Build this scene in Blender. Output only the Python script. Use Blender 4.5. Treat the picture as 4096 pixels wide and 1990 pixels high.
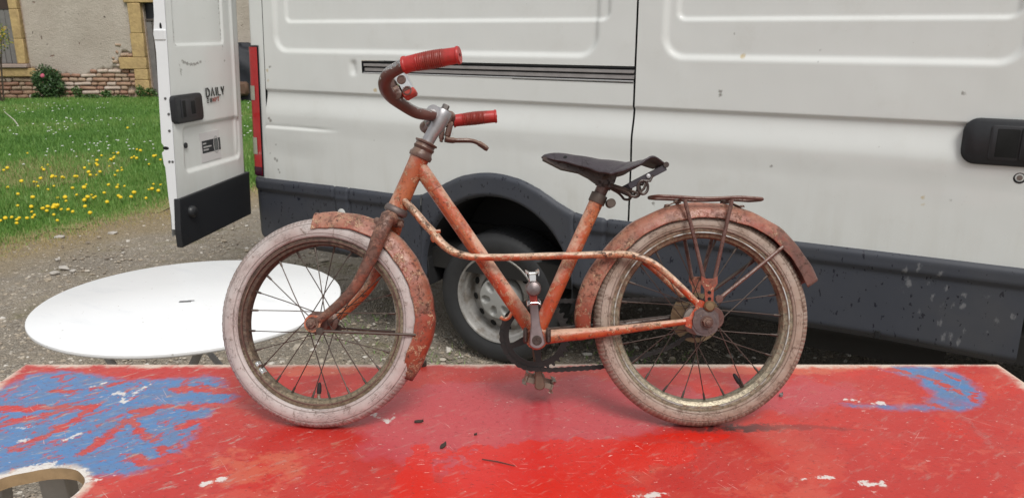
import bpy, math, random
import numpy as np
from mathutils import Vector, Matrix
random.seed(7); RNG = np.random.default_rng(11)
R = math.radians
for o in list(bpy.data.objects): bpy.data.objects.remove(o)
SC = bpy.context.scene
COL = SC.collection

# ------------------------------------------------------------------ camera
cd = bpy.data.cameras.new('camera'); cam = bpy.data.objects.new('camera', cd); COL.objects.link(cam)
cam.location = (0, 0, 1.501); cam.rotation_euler = (R(90 - 15.52), 0, 0)
cd.sensor_width = 36; cd.lens = 36 * 3155 / 4096; cd.clip_start = .05; cd.clip_end = 400
cd.dof.use_dof = True; cd.dof.focus_distance = 1.56; cd.dof.aperture_fstop = 13
SC.camera = cam

# ------------------------------------------------------------------ overcast daylight
SUN_EL, SUN_AZ = 54, 160          # azimuth counted from +Y clockwise
w = bpy.data.worlds.new('World'); SC.world = w; w.use_nodes = True
nt = w.node_tree; bg = nt.nodes['Background']
sky = nt.nodes.new('ShaderNodeTexSky'); sky.sky_type = 'NISHITA'; sky.sun_disc = False
sky.sun_elevation = R(SUN_EL); sky.sun_rotation = R(SUN_AZ); sky.air_density = 1.6; sky.dust_density = 4.5; sky.altitude = 200
hs = nt.nodes.new('ShaderNodeHueSaturation'); hs.inputs['Saturation'].default_value = .16   # cloud cover takes the blue out
nt.links.new(sky.outputs[0], hs.inputs['Color']); cl = nt.nodes.new('ShaderNodeMix'); cl.data_type = 'RGBA'; cl.inputs[0].default_value = .6; nt.links.new(hs.outputs[0], cl.inputs[6]); cl.inputs[7].default_value = (6.4, 6.5, 6.6, 1)   # even cloud layer
nt.links.new(cl.outputs[2], bg.inputs[0]); bg.inputs[1].default_value = .112
sl = bpy.data.lights.new('sun', 'SUN'); sl.energy = 2.1; sl.angle = R(24); sl.color = (1, .975, .93)
so = bpy.data.objects.new('sun', sl); COL.objects.link(so)
az = R(SUN_AZ); el = R(SUN_EL)
so.rotation_euler = Vector((math.sin(az) * math.cos(el), math.cos(az) * math.cos(el), math.sin(el))).to_track_quat('Z', 'Y').to_euler()
SC.view_settings.view_transform = 'Standard'; SC.view_settings.look = 'None'
SC.view_settings.exposure = 0.0; SC.view_settings.gamma = 1
SC.cycles.max_bounces = 8; SC.cycles.diffuse_bounces = 4; SC.cycles.glossy_bounces = 4
SC.cycles.caustics_reflective = False; SC.cycles.caustics_refractive = False

# ------------------------------------------------------------------ object helpers
def link(o, parent=None):
    COL.objects.link(o)
    if parent is not None: o.parent = parent
    return o
def tag(o, label=None, cat=None, group=None, kind=None):
    if label: o['label'] = label
    if cat: o['category'] = cat
    if group: o['group'] = group
    if kind: o['kind'] = kind
    return o
def empty(name, loc=(0, 0, 0), rz=0, parent=None):
    o = bpy.data.objects.new(name, None); o.empty_display_size = .1; o.location = loc; o.rotation_euler = (0, 0, rz)
    return link(o, parent)

class MB:
    """collects shapes and links them as one mesh object"""
    def __init__(s): s.v = []; s.f = []; s.m = []; s.mi = 0
    def add(s, v, f):
        b = len(s.v); s.v += [tuple(map(float, q)) for q in v]; s.f += [tuple(b + i for i in q) for q in f]; s.m += [s.mi] * len(f); return s
    def mat(s, i): s.mi = i; return s
    def box(s, c, d, rot=None, bev=0):
        x, y, z = [q / 2 for q in d]; b = min(bev, x * .9, y * .9, z * .9)
        if b <= 0:
            v = [(i * x, j * y, k * z) for i in (-1, 1) for j in (-1, 1) for k in (-1, 1)]
            f = [(0, 1, 3, 2), (4, 6, 7, 5), (0, 4, 5, 1), (2, 3, 7, 6), (0, 2, 6, 4), (1, 5, 7, 3)]
        else:
            v = []; idx = {}
            for i in (-1, 1):
                for j in (-1, 1):
                    for k in (-1, 1):
                        for a in range(3):
                            p = [i * (x - b), j * (y - b), k * (z - b)]; p[a] = (i, j, k)[a] * (x, y, z)[a]
                            idx[i, j, k, a] = len(v); v.append(tuple(p))
            f = []
            for a in range(3):
                for sg in (-1, 1):
                    o1, o2 = [q for q in range(3) if q != a]; q = []
                    for p, r in ((-1, -1), (1, -1), (1, 1), (-1, 1)):
                        t = [0, 0, 0]; t[a] = sg; t[o1] = p; t[o2] = r; q.append(idx[t[0], t[1], t[2], a])
                    f.append(tuple(q if (sg > 0) == (a != 1) else q[::-1]))
            for a in range(3):
                o1, o2 = [q for q in range(3) if q != a]
                for p in (-1, 1):
                    for r in (-1, 1):
                        t = [0, 0, 0]; t[o1] = p; t[o2] = r; t[a] = -1; t2 = list(t); t2[a] = 1
                        f.append((idx[t[0], t[1], t[2], o1], idx[t[0], t[1], t[2], o2], idx[t2[0], t2[1], t2[2], o2], idx[t2[0], t2[1], t2[2], o1]))
            for i in (-1, 1):
                for j in (-1, 1):
                    for k in (-1, 1): f.append((idx[i, j, k, 0], idx[i, j, k, 1], idx[i, j, k, 2]))
        c = Vector(c)
        v = [(rot @ Vector(q) if rot is not None else Vector(q)) + c for q in v]
        return s.add(v, f)
    def tube(s, pts, r, seg=10, caps=True, closed=False, flat=None):
        """round tube along points; r number or list; flat=(axis, factor) squashes the section along an axis"""
        P = [Vector(p) for p in pts]; n = len(P); r = [r] * n if not hasattr(r, '__len__') else list(r)
        T = []
        for i in range(n):
            a = P[i - 1] if (i > 0 or closed) else P[0]; b = P[(i + 1) % n] if (i < n - 1 or closed) else P[-1]
            T.append((b - a).normalized())
        up = Vector((0, 0, 1)) if abs(T[0].z) < .9 else Vector((0, 1, 0))
        N = (up - T[0] * up.dot(T[0])).normalized(); v = []; f = []
        for i in range(n):
            N = (N - T[i] * N.dot(T[i])).normalized(); Bn = T[i].cross(N)
            for k in range(seg):
                a = 2 * math.pi * k / seg; d = N * math.cos(a) * r[i] + Bn * math.sin(a) * r[i]
                if flat: ax = Vector(flat[0]); d = d - ax * d.dot(ax) * (1 - flat[1])
                v.append(P[i] + d)
        for i in range(n if closed else n - 1):
            for k in range(seg):
                a, b = i * seg + k, i * seg + (k + 1) % seg; c, d = ((i + 1) % n) * seg + (k + 1) % seg, ((i + 1) % n) * seg + k
                f.append((a, b, c, d))
        if caps and not closed: f.append(tuple(range(seg))[::-1]); f.append(tuple((n - 1) * seg + k for k in range(seg)))
        return s.add(v, f)
    def lathe(s, prof, p, axis, seg=24, closed=False, open_=False):
        """prof: (radius, distance along axis) from point p"""
        ax = Vector(axis).normalized(); p = Vector(p); u = ax.orthogonal().normalized(); t = ax.cross(u); v = []; f = []
        for r, h in prof:
            for k in range(seg):
                a = 2 * math.pi * k / seg; v.append(p + ax * h + (u * math.cos(a) + t * math.sin(a)) * r)
        m = len(prof)
        for i in range(m if closed else m - 1):
            for k in range(seg):
                j = (i + 1) % m
                f.append((i * seg + k, i * seg + (k + 1) % seg, j * seg + (k + 1) % seg, j * seg + k))
        if not closed and not open_:
            if prof[0][0] > 1e-6: f.append(tuple(range(seg))[::-1])
            if prof[-1][0] > 1e-6: f.append(tuple((m - 1) * seg + k for k in range(seg)))
        return s.add(v, f)
    def prism(s, outline, off, ext):
        """outline 3D points extruded by vector ext, shifted by off"""
        o = [Vector(q) + Vector(off) for q in outline]; e = Vector(ext); n = len(o)
        f = [tuple(range(n))[::-1], tuple(range(n, 2 * n))] + [(i, (i + 1) % n, n + (i + 1) % n, n + i) for i in range(n)]
        return s.add(o + [q + e for q in o], f)
    def build(s, name, mats, parent=None, smooth=True, sharp=40):
        return mesh_obj(name, s.v, s.f, mats, parent, smooth, s.m, sharp)

def mesh_obj(name, v, f, mats, parent=None, smooth=True, mi=None, sharp=40):
    me = bpy.data.meshes.new(name); me.from_pydata(v, [], f)
    for m in (mats if isinstance(mats, (list, tuple)) else [mats]): me.materials.append(m)
    if mi is not None and len(set(mi)) > 1: me.polygons.foreach_set('material_index', mi)
    import bmesh
    bm = bmesh.new(); bm.from_mesh(me); bmesh.ops.recalc_face_normals(bm, faces=bm.faces); bm.to_mesh(me); bm.free()
    if smooth:
        me.polygons.foreach_set('use_smooth', [True] * len(me.polygons))
        if sharp: me.set_sharp_from_angle(angle=R(sharp))
    return link(bpy.data.objects.new(name, me), parent)

def big_mesh(name, V, F, mats, parent=None, smooth=True, attrs=None):
    """V (n,3) array, F (m,k) array of equal-sided faces"""
    V = np.asarray(V, np.float32); F = np.asarray(F, np.int32); k = F.shape[1]
    me = bpy.data.meshes.new(name); me.vertices.add(len(V)); me.vertices.foreach_set('co', V.ravel())
    me.loops.add(F.size); me.loops.foreach_set('vertex_index', F.ravel()); me.polygons.add(len(F))
    me.polygons.foreach_set('loop_start', np.arange(0, F.size, k, dtype=np.int32))
    me.polygons.foreach_set('use_smooth', np.full(len(F), smooth))
    for m in (mats if isinstance(mats, (list, tuple)) else [mats]): me.materials.append(m)
    me.update(calc_edges=True)
    for an, arr in (attrs or {}).items():
        a = me.attributes.new(an, 'FLOAT', 'POINT'); a.data.foreach_set('value', np.asarray(arr, np.float32).ravel())
    return link(bpy.data.objects.new(name, me), parent)

def grid_faces(nx, ny, keep=None, flip=False):
    i, j = np.meshgrid(np.arange(nx - 1), np.arange(ny - 1), indexing='ij')
    a = (i * ny + j).ravel(); F = np.stack([a, a + ny, a + ny + 1, a + 1], 1)
    if flip: F = F[:, ::-1]
    return F if keep is None else F[keep.ravel()]

def compact(V, F, attrs=None):
    u, inv = np.unique(F, return_inverse=True)
    return V[u], inv.reshape(F.shape), {k: a[u] for k, a in (attrs or {}).items()}

def smooth_path(pts, n=8):
    """Catmull-Rom through points"""
    P = [np.array(p, float) for p in pts]; P = [2 * P[0] - P[1]] + P + [2 * P[-1] - P[-2]]; out = []
    for i in range(1, len(P) - 2):
        for k in range(n):
            t = k / n; a, b, c, d = P[i - 1:i + 3]
            out.append(.5 * (2 * b + (c - a) * t + (2 * a - 5 * b + 4 * c - d) * t * t + (3 * b - a - 3 * c + d) * t ** 3))
    out.append(P[-2]); return out
def sm(x, a, b):
    t = np.clip((x - a) / (b - a), 0, 1); return t * t * (3 - 2 * t)
def seg_dist(X, Y, pts):
    d = np.full(X.shape, 9.)
    for (x0, y0), (x1, y1) in zip(pts[:-1], pts[1:]):
        dx, dy = x1 - x0, y1 - y0; t = np.clip(((X - x0) * dx + (Y - y0) * dy) / (dx * dx + dy * dy + 1e-12), 0, 1)
        d = np.minimum(d, np.hypot(X - x0 - t * dx, Y - y0 - t * dy))
    return d
def poly_sdf(X, Y, pts):
    pts = list(pts); d = seg_dist(X, Y, pts + [pts[0]]); ins = np.zeros(X.shape, bool); n = len(pts)
    for i in range(n):
        (x0, y0), (x1, y1) = pts[i], pts[(i + 1) % n]
        ins ^= ((y0 > Y) != (y1 > Y)) & (X < (x1 - x0) * (Y - y0) / (y1 - y0 + 1e-12) + x0)
    return np.where(ins, -d, d)

# ------------------------------------------------------------------ material helpers
class Nodes:
    def __init__(s, name):
        s.m = bpy.data.materials.new(name); s.m.use_nodes = True; s.t = s.m.node_tree; s.b = s.t.nodes['Principled BSDF']
        s.o = s.new('ShaderNodeTexCoord').outputs['Object']
    def new(s, t): return s.t.nodes.new(t)
    def put(s, sock, v):
        if isinstance(v, bpy.types.NodeSocket): s.t.links.new(v, sock)
        elif isinstance(v, (tuple, list)) and len(v) == 3 and sock.type == 'RGBA': sock.default_value = (*v, 1)
        else: sock.default_value = v
    def map(s, scale=(1, 1, 1), loc=(0, 0, 0), rot=(0, 0, 0), co=None):
        if any(rot): co = s.turn(rot, co)
        n = s.new('ShaderNodeMapping'); s.put(n.inputs[0], co or s.o); n.inputs['Scale'].default_value = scale; n.inputs['Location'].default_value = loc
        return n.outputs[0]
    def turn(s, rot, co=None):      # rotation has to come before the stretch
        n = s.new('ShaderNodeMapping'); s.put(n.inputs[0], co or s.o); n.inputs['Rotation'].default_value = rot; return n.outputs[0]
    def noise(s, scale, detail=5, rough=.6, co=None, dist=0):
        n = s.new('ShaderNodeTexNoise'); s.put(n.inputs['Vector'], co or s.o); n.inputs['Scale'].default_value = scale
        n.inputs['Detail'].default_value = detail; n.inputs['Roughness'].default_value = rough; n.inputs['Distortion'].default_value = dist; return n.outputs[0]
    def voro(s, scale, feat='F1', co=None, out=0, rnd=1):
        n = s.new('ShaderNodeTexVoronoi'); n.feature = feat; s.put(n.inputs['Vector'], co or s.o); n.inputs['Scale'].default_value = scale
        n.inputs['Randomness'].default_value = rnd; return n.outputs[out]
    def step(s, x, a, b):
        n = s.new('ShaderNodeMapRange'); n.interpolation_type = 'SMOOTHSTEP'; s.put(n.inputs[0], x); n.inputs[1].default_value = a; n.inputs[2].default_value = b
        n.inputs[3].default_value = 0; n.inputs[4].default_value = 1; return n.outputs[0]
    def mix(s, f, a, b):
        n = s.new('ShaderNodeMix'); n.data_type = 'RGBA'; s.put(n.inputs[0], f); s.put(n.inputs[6], a); s.put(n.inputs[7], b); return n.outputs[2]
    def math(s, op, a, b=0.):
        n = s.new('ShaderNodeMath'); n.operation = op; s.put(n.inputs[0], a); s.put(n.inputs[1], b); return n.outputs[0]
    def ramp(s, f, stops):
        n = s.new('ShaderNodeValToRGB'); s.put(n.inputs[0], f); e = n.color_ramp.elements
        while len(e) < len(stops): e.new(.5)
        for q, (p, c) in zip(e, stops): q.position = p; q.color = (*c, 1)
        return n.outputs[0]
    def attr(s, name):
        n = s.new('ShaderNodeAttribute'); n.attribute_name = name; return n.outputs['Fac']
    def bump(s, h, dist=.002, strength=1., nrm=None):
        n = s.new('ShaderNodeBump'); s.put(n.inputs['Height'], h); n.inputs['Distance'].default_value = dist; n.inputs['Strength'].default_value = strength
        if nrm is not None: s.put(n.inputs['Normal'], nrm)
        return n.outputs[0]
    def done(s, color=None, rough=None, normal=None, metal=None, **kw):
        if color is not None: s.put(s.b.inputs['Base Color'], color)
        if rough is not None: s.put(s.b.inputs['Roughness'], rough)
        if normal is not None: s.put(s.b.inputs['Normal'], normal)
        if metal is not None: s.put(s.b.inputs['Metallic'], metal)
        for k, v in kw.items(): s.put(s.b.inputs[k.replace('_', ' ')], v)
        return s.m

def plain(name, col, rough=.5, metal=0, var=.12, scale=30, bump=0, **kw):
    n = Nodes(name); f = n.noise(scale, 4)
    c = n.mix(f, tuple(q * (1 - var) for q in col), tuple(min(1, q * (1 + var)) for q in col))
    return n.done(c, n.math('ADD', n.math('MULTIPLY', f, .15), rough - .07), n.bump(f, bump) if bump else None, metal, **kw)

def old_paint(name, paint, faded, rust, fade=.5, rustiness=.5, crackle=.5, top_cream=.5, tail=None):
    """weathered enamel: cream upper faces, part faded paint, part painted-in sky highlight, crackled pale flakes, soft rust bloom and dark pits; tail = (axis, from, to) rusts one end through"""
    n = Nodes(name); tc = n.new('ShaderNodeTexCoord')
    big = n.noise(8, 4, .6); mid = n.noise(60, 7, .75, dist=.4); fine = n.noise(300, 3, .6); wide = n.noise(33, 6, .7)
    c = n.mix(n.step(big, .52 - .3 * fade, .80 - .3 * fade), paint, faded)
    c = n.mix(n.math('MULTIPLY', n.step(mid, .46, .64), .28), c, tuple(q * .62 for q in paint))
    c = n.mix(n.math('MULTIPLY', fine, .3), c, tuple(q * .6 for q in paint))
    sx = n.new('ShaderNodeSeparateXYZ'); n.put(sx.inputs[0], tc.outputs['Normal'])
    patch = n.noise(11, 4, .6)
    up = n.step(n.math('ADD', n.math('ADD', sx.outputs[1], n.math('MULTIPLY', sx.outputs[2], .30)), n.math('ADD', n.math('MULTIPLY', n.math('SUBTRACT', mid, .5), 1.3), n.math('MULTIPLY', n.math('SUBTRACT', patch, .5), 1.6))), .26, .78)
    c = n.mix(n.math('MULTIPLY', up, top_cream), c, (.70, .50, .37))  # cream on up and near-side faces: faded paint plus painted-in sky highlight
    area = n.math('ADD', .18, n.math('MULTIPLY', n.step(n.noise(8.5, 5, .65), .40, .60), .82))
    cell = n.voro(260, 'DISTANCE_TO_EDGE')
    flake = n.math('MULTIPLY', n.step(n.noise(48, 6, .7, dist=.6), .60 - .14 * crackle, .66 - .14 * crackle), n.step(cell, .05, .13)); c = n.mix(n.math('MULTIPLY', flake, .75), c, (.58, .40, .25))
    r0 = n.math('MULTIPLY', n.step(wide, .60 - .22 * rustiness, .78 - .22 * rustiness), .8)
    r1 = n.step(n.noise(95, 7, .72, dist=.35), .615 - .10 * rustiness, .655 - .10 * rustiness)
    r2 = n.step(n.noise(230, 3, .6), .640 - .05 * rustiness, .675 - .05 * rustiness)
    rm = n.math('MULTIPLY', area, n.math('MAXIMUM', n.math('MULTIPLY', r1, .9), n.math('MULTIPLY', r2, .8)))
    soft = n.mix(fine, tuple(q * 1.5 for q in rust), tuple(q * 2.6 for q in rust))
    c = n.mix(n.math('MULTIPLY', r0, .65 + .3 * rustiness), c, soft)
    if tail:
        so_ = n.new('ShaderNodeSeparateXYZ'); n.put(so_.inputs[0], n.o)
        t = n.step(n.math('ADD', so_.outputs[tail[0]], n.math('MULTIPLY', n.math('SUBTRACT', wide, .5), abs(tail[2] - tail[1]) * 1.3)), tail[1], tail[2])
        c = n.mix(n.math('MULTIPLY', t, .88), c, n.mix(mid, (.085, .040, .032), (.14, .060, .045)))
    c = n.mix(rm, c, n.mix(fine, rust, tuple(q * 1.8 for q in rust)))
    h = n.math('SUBTRACT', n.math('ADD', n.math('MULTIPLY', mid, .6), n.math('MULTIPLY', flake, .4)), n.math('MULTIPLY', rm, .7))
    return n.done(c, n.math('ADD', n.math('ADD', n.math('MULTIPLY', rm, .25), n.math('MULTIPLY', r0, .2)), .33), n.bump(h, .0014))

M = {}
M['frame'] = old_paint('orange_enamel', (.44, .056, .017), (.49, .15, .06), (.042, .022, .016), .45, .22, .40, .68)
M['pale_tube'] = old_paint('cream_topped_enamel', (.46, .070, .022), (.52, .22, .11), (.035, .020, .016), .5, .48, .75, .95)
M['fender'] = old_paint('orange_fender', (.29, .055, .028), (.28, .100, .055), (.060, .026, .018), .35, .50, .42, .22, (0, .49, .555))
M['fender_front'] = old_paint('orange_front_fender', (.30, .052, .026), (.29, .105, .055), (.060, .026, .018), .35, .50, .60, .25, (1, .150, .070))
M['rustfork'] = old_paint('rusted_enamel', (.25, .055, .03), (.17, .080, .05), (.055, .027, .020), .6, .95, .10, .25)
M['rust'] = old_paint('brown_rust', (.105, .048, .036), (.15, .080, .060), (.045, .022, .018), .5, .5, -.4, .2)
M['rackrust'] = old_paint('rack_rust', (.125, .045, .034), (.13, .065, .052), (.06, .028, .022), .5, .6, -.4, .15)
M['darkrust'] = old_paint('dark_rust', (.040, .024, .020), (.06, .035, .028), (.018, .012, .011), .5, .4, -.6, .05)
M['oily'] = plain('oily_steel', (.016, .012, .011), .42, .2, .4, 120, .0006)
M['spoke'] = plain('spoke_steel', (.085, .065, .055), .5, .6, .5, 40)
M['alloy'] = plain('dull_alloy', (.42, .41, .42), .42, .85, .3, 60, .0004)
M['crank'] = plain('crank_steel', (.27, .215, .215), .42, .8, .35, 50, .0005)
M['black_rubber'] = plain('black_rubber', (.012, .012, .013), .7, 0, .3, 60)
M['dark_hole'] = plain('dark_opening', (.006, .006, .006), .9)

def chrome_mat():
    n = Nodes('pitted_chrome'); tc = n.new('ShaderNodeTexCoord'); sx = n.new('ShaderNodeSeparateXYZ'); n.put(sx.inputs[0], tc.outputs['Normal'])
    a = n.noise(60, 7, .75, dist=.3); side = n.math('MULTIPLY', n.math('ADD', sx.outputs[1], n.math('MULTIPLY', sx.outputs[2], -.25)), -.24)
    so_ = n.new('ShaderNodeSeparateXYZ'); n.put(so_.inputs[0], n.o); side = n.math('ADD', side, n.math('MULTIPLY', n.math('SUBTRACT', so_.outputs[1], .632), -5.5)); f = n.step(n.math('ADD', a, side), .46, .56); p = n.step(n.noise(240, 4, .7), .54, .62)
    rm = n.math('MAXIMUM', f, n.math('MULTIPLY', p, .75)); rc = n.mix(n.noise(30, 5), (.085, .034, .028), (.17, .070, .055))
    return n.done(n.mix(rm, (.46, .44, .43), rc), n.math('ADD', n.math('MULTIPLY', rm, .28), .18), n.bump(n.math('MULTIPLY', rm, -1.), .0006), n.math('SUBTRACT', 1., n.math('MULTIPLY', rm, .85)))
M['chrome'] = chrome_mat()
M['bright_chrome'] = plain('bright_chrome', (.72, .71, .70), .12, 1, .15, 90, .0005)

def grip_mat():
    n = Nodes('red_grip'); sx = n.new('ShaderNodeSeparateXYZ'); n.put(sx.inputs[0], n.o); f = n.noise(60, 6, .7)
    mid = n.step(n.math('ADD', n.math('ABSOLUTE', n.math('ADD', sx.outputs[0], .108)), n.math('MULTIPLY', n.math('SUBTRACT', f, .5), .05)), .036, .014); g = n.math('MAXIMUM', n.math('MULTIPLY', mid, .75), n.math('MULTIPLY', n.step(f, .5, .7), .5))
    return n.done(n.mix(g, (.43, .027, .024), (.17, .030, .018)), .40, n.bump(n.noise(200, 3), .0005))
M['grip'] = grip_mat()

def tyre_mat(name, base, dirt, warm, amt, rings):
    n = Nodes(name)
    stain = n.noise(16, 6, .65); c = n.mix(n.step(stain, .36, .72), base, warm)
    sp = n.step(n.noise(60, 7, .75, dist=.4), .60 - .06 * amt, .70 - .06 * amt); c = n.mix(n.math('MULTIPLY', sp, .75), c, dirt)
    # angle and radius round the axle give the tread rows and the fine circumferential cracks
    sx = n.new('ShaderNodeSeparateXYZ'); n.put(sx.inputs[0], n.o)
    rad = n.math('SQRT', n.math('ADD', n.math('POWER', sx.outputs[0], 2), n.math('POWER', sx.outputs[1], 2)))
    ang = n.math('ARCTAN2', sx.outputs[1], sx.outputs[0])
    cb = n.new('ShaderNodeCombineXYZ'); n.put(cb.inputs[0], n.math('MULTIPLY', ang, .2)); n.put(cb.inputs[1], n.math('MULTIPLY', rad, 3.5)); n.put(cb.inputs[2], n.math('MULTIPLY', sx.outputs[2], 3.5))
    crack = n.voro(90, 'DISTANCE_TO_EDGE', cb.outputs[0]); cm = n.math('MULTIPLY', n.math('SUBTRACT', 1., n.step(crack, .0, .05)), n.step(n.noise(22, 3), .45, .6))
    c = n.mix(n.math('MULTIPLY', cm, .6), c, dirt)
    tread = n.math('SINE', n.math('MULTIPLY', ang, 150.)); tm = n.step(rad, .194, .199)
    h = n.math('ADD', n.math('MULTIPLY', n.math('MULTIPLY', n.step(tread, -.3, .3), tm), .9), n.math('SUBTRACT', n.math('MULTIPLY', n.noise(120, 5, .7), .5), n.math('MULTIPLY', cm, .5)))
    c = n.mix(n.math('MULTIPLY', n.math('MULTIPLY', n.step(tread, .1, .6), tm), .35), c, dirt)
    for q in rings:
        ln = n.step(n.math('ABSOLUTE', n.math('SUBTRACT', rad, q)), .0011, .0003); c = n.mix(n.math('MULTIPLY', ln, .4), c, dirt); h = n.math('SUBTRACT', h, n.math('MULTIPLY', ln, .9))
    edge = n.math('MULTIPLY', n.step(rad, .192, .206), n.step(n.noise(38, 6, .7), .44, .62)); c = n.mix(n.math('MULTIPLY', edge, .55), c, dirt)
    return n.done(c, .62, n.bump(h, .0014))
M['tyre_f'] = tyre_mat('pale_tyre', (.50, .445, .425), (.15, .10, .075), (.41, .325, .305), .75, (.1735, .1935))
M['tyre_r'] = tyre_mat('brown_tyre', (.385, .305, .255), (.12, .068, .045), (.29, .205, .155), 1.1, (.1825, .197))
def rim_mat(name, base, rust, top):
    n = Nodes(name); so_ = n.new('ShaderNodeSeparateXYZ'); n.put(so_.inputs[0], n.o); lean = n.math('MULTIPLY', n.math('SUBTRACT', so_.outputs[1], n.math('MULTIPLY', so_.outputs[0], top)), .8)
    a = n.step(n.math('ADD', n.noise(40, 7, .75, dist=.4), lean), .40, .62); p = n.step(n.noise(150, 5, .75), .44, .60)
    c = n.mix(n.math('MULTIPLY', p, .7), base, tuple(q * .35 for q in base)); c = n.mix(n.math('MULTIPLY', a, .9), c, n.mix(p, rust, tuple(q * .5 for q in rust)))
    return n.done(c, n.math('ADD', n.math('MULTIPLY', a, .3), .36), n.bump(n.noise(180, 4), .0008), n.math('SUBTRACT', .5, n.math('MULTIPLY', a, .45)))
M['rim_f'] = rim_mat('rusty_rim', (.27, .215, .145), (.075, .036, .026), .9)
M['rim_r'] = rim_mat('yellowed_rim', (.33, .285, .205), (.17, .085, .05), .0)
rl_ = Nodes('worn_rim_bead'); k_ = rl_.step(rl_.noise(24, 6, .7), .42, .60); M['rimline'] = rl_.done(rl_.mix(k_, (.62, .61, .59), (.22, .15, .09)), .34, None, rl_.math('SUBTRACT', .9, rl_.math('MULTIPLY', k_, .7)))
M['leather'] = None
def leather():
    n = Nodes('cracked_leather'); h = n.noise(90, 6, .7, dist=.5); cr = n.voro(75, 'DISTANCE_TO_EDGE', n.map((1, .4, 1))); k = n.math('MULTIPLY', n.math('SUBTRACT', 1., n.step(cr, 0, .03)), n.step(n.noise(25, 3), .5, .6))
    return n.done(n.mix(n.noise(20, 5), (.026, .020, .024), (.075, .060, .070)), .38, n.bump(n.math('SUBTRACT', n.math('MULTIPLY', h, .6), k), .0016))
M['leather'] = leather()

# ================================================================== BICYCLE
# local axes: x to the rear, y up in the plane of the frame, z to the bicycle's left side (towards the camera)
TABLE_Z = .75
bike = empty('bicycle', (0, 1.4018, TABLE_Z - .0006)); bike.rotation_euler = (R(90 - 15.52), 0, 0)   # leaning on its far pedal
tag(bike, 'rusty orange child\'s bicycle with white tyres and red grips leaning on its far pedal', 'bicycle')
P0 = Vector((-.2292, .422, 0)); AX = Vector((.4051, .9143, 0)).normalized()
STEER = Matrix.Translation(P0) @ Matrix.Rotation(R(-7), 4, AX) @ Matrix.Translation(-P0)
HEAD0, HEAD1 = Vector((-.1805, .5307, 0)), Vector((-.2263, .4289, 0))

def arc_pts(c, r, a0, a1, n, z=0): return [(c[0] + r * math.cos(R(a0 + (a1 - a0) * i / n)), c[1] + r * math.sin(R(a0 + (a1 - a0) * i / n)), z) for i in range(n + 1)]

# ---- frame and its tubes
BB = Vector((.0473, .1762, 0))
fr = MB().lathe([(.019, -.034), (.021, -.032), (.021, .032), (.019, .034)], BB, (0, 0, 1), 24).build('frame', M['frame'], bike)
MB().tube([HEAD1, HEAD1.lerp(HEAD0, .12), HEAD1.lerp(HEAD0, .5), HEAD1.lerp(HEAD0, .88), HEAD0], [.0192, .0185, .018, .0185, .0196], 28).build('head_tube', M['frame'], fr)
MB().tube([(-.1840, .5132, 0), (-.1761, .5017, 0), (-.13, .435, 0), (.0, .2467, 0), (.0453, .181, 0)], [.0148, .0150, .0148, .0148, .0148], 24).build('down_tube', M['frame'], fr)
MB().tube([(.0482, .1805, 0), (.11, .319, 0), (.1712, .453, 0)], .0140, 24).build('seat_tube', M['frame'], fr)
TW = [(-.2090, .4420, .013), (-.2064, .4388, .016), (-.1901, .4207, .022), (-.1724, .3997, .025), (-.1548, .3811, .027), (-.1383, .3604, .029), (-.1128, .3425, .031), (-.0871, .3353, .033), (-.0659, .3331, .034), (.0017, .3331, .035), (.073, .3355, .036), (.1016, .3360, .037), (.1592, .3377, .039), (.2021, .3387, .041), (.2211, .3382, .042), (.2444, .3330, .043), (.2727, .3196, .045), (.301, .2963, .047), (.3294, .2691, .048), (.3520, .2464, .048)]
CH = [(.0590, .1778, .017), (.0738, .1793, .021), (.1217, .1845, .028), (.1737, .1895, .034), (.245, .1994, .042), (.3310, .2110, .048)]
for s in (1, -1):
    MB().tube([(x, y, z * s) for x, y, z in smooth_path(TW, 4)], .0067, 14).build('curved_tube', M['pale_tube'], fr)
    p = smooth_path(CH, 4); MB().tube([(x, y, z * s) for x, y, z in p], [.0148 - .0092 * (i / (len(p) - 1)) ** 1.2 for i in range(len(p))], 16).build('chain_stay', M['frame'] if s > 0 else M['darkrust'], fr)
    d = MB()   # rear fork end: a hooked plate
    out = [(.326, .218), (.331, .202), (.345, .196), (.352, .206), (.351, .222), (.362, .234), (.372, .236), (.374, .246), (.360, .252), (.350, .252), (.345, .245), (.350, .238), (.343, .229), (.338, .221)]
    d.prism([(x, y, 0) for x, y in out], (0, 0, .046 * s), (0, 0, .004 * s)).build('dropout', M['frame'], fr)
# little hooks of torn metal on the frame
hk = [(-.1405, .3841, .002), (-.1490, .3830, .002), (-.1545, .3790, .002), (-.1565, .3735, .002), (-.1570, .3680, .002), (-.1528, .3625, .002)]
MB().tube(smooth_path(hk, 3), [.0034] * 12 + [.0028, .003, .0032, .0012], 8, flat=((0, 0, 1), .45)).build('cable_hook', M['frame'], fr)
hk = [(.0000, .2250, .004), (-.0050, .2160, .004), (-.0110, .2120, .004), (-.0170, .2125, .004), (-.0230, .2160, .004)]
MB().tube(smooth_path(hk, 3), .0035, 8, flat=((0, 0, 1), .5)).build('cable_hook', M['frame'], fr)

# painted lining along the down tube
A_, B_ = Vector((-.1761, .5017, 0)), Vector((.0462, .18, 0)); dv = (B_ - A_).normalized(); pv = Vector((dv.y, -dv.x, 0)); onz_ = lambda s_, t: A_ + dv * s_ + pv * (.01495 * math.sin(R(t))) + Vector((0, 0, .01495 * math.cos(R(t))))
MB().tube([onz_(.045, t) for t in range(-70, 26, 8)] + [onz_(s_, 26) for s_ in np.linspace(.045, .27, 12)], .0006, 5).build('pinstripe', plain('dark_red_lining', (.20, .030, .020), .5, 0, .3, 80), fr)

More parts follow.
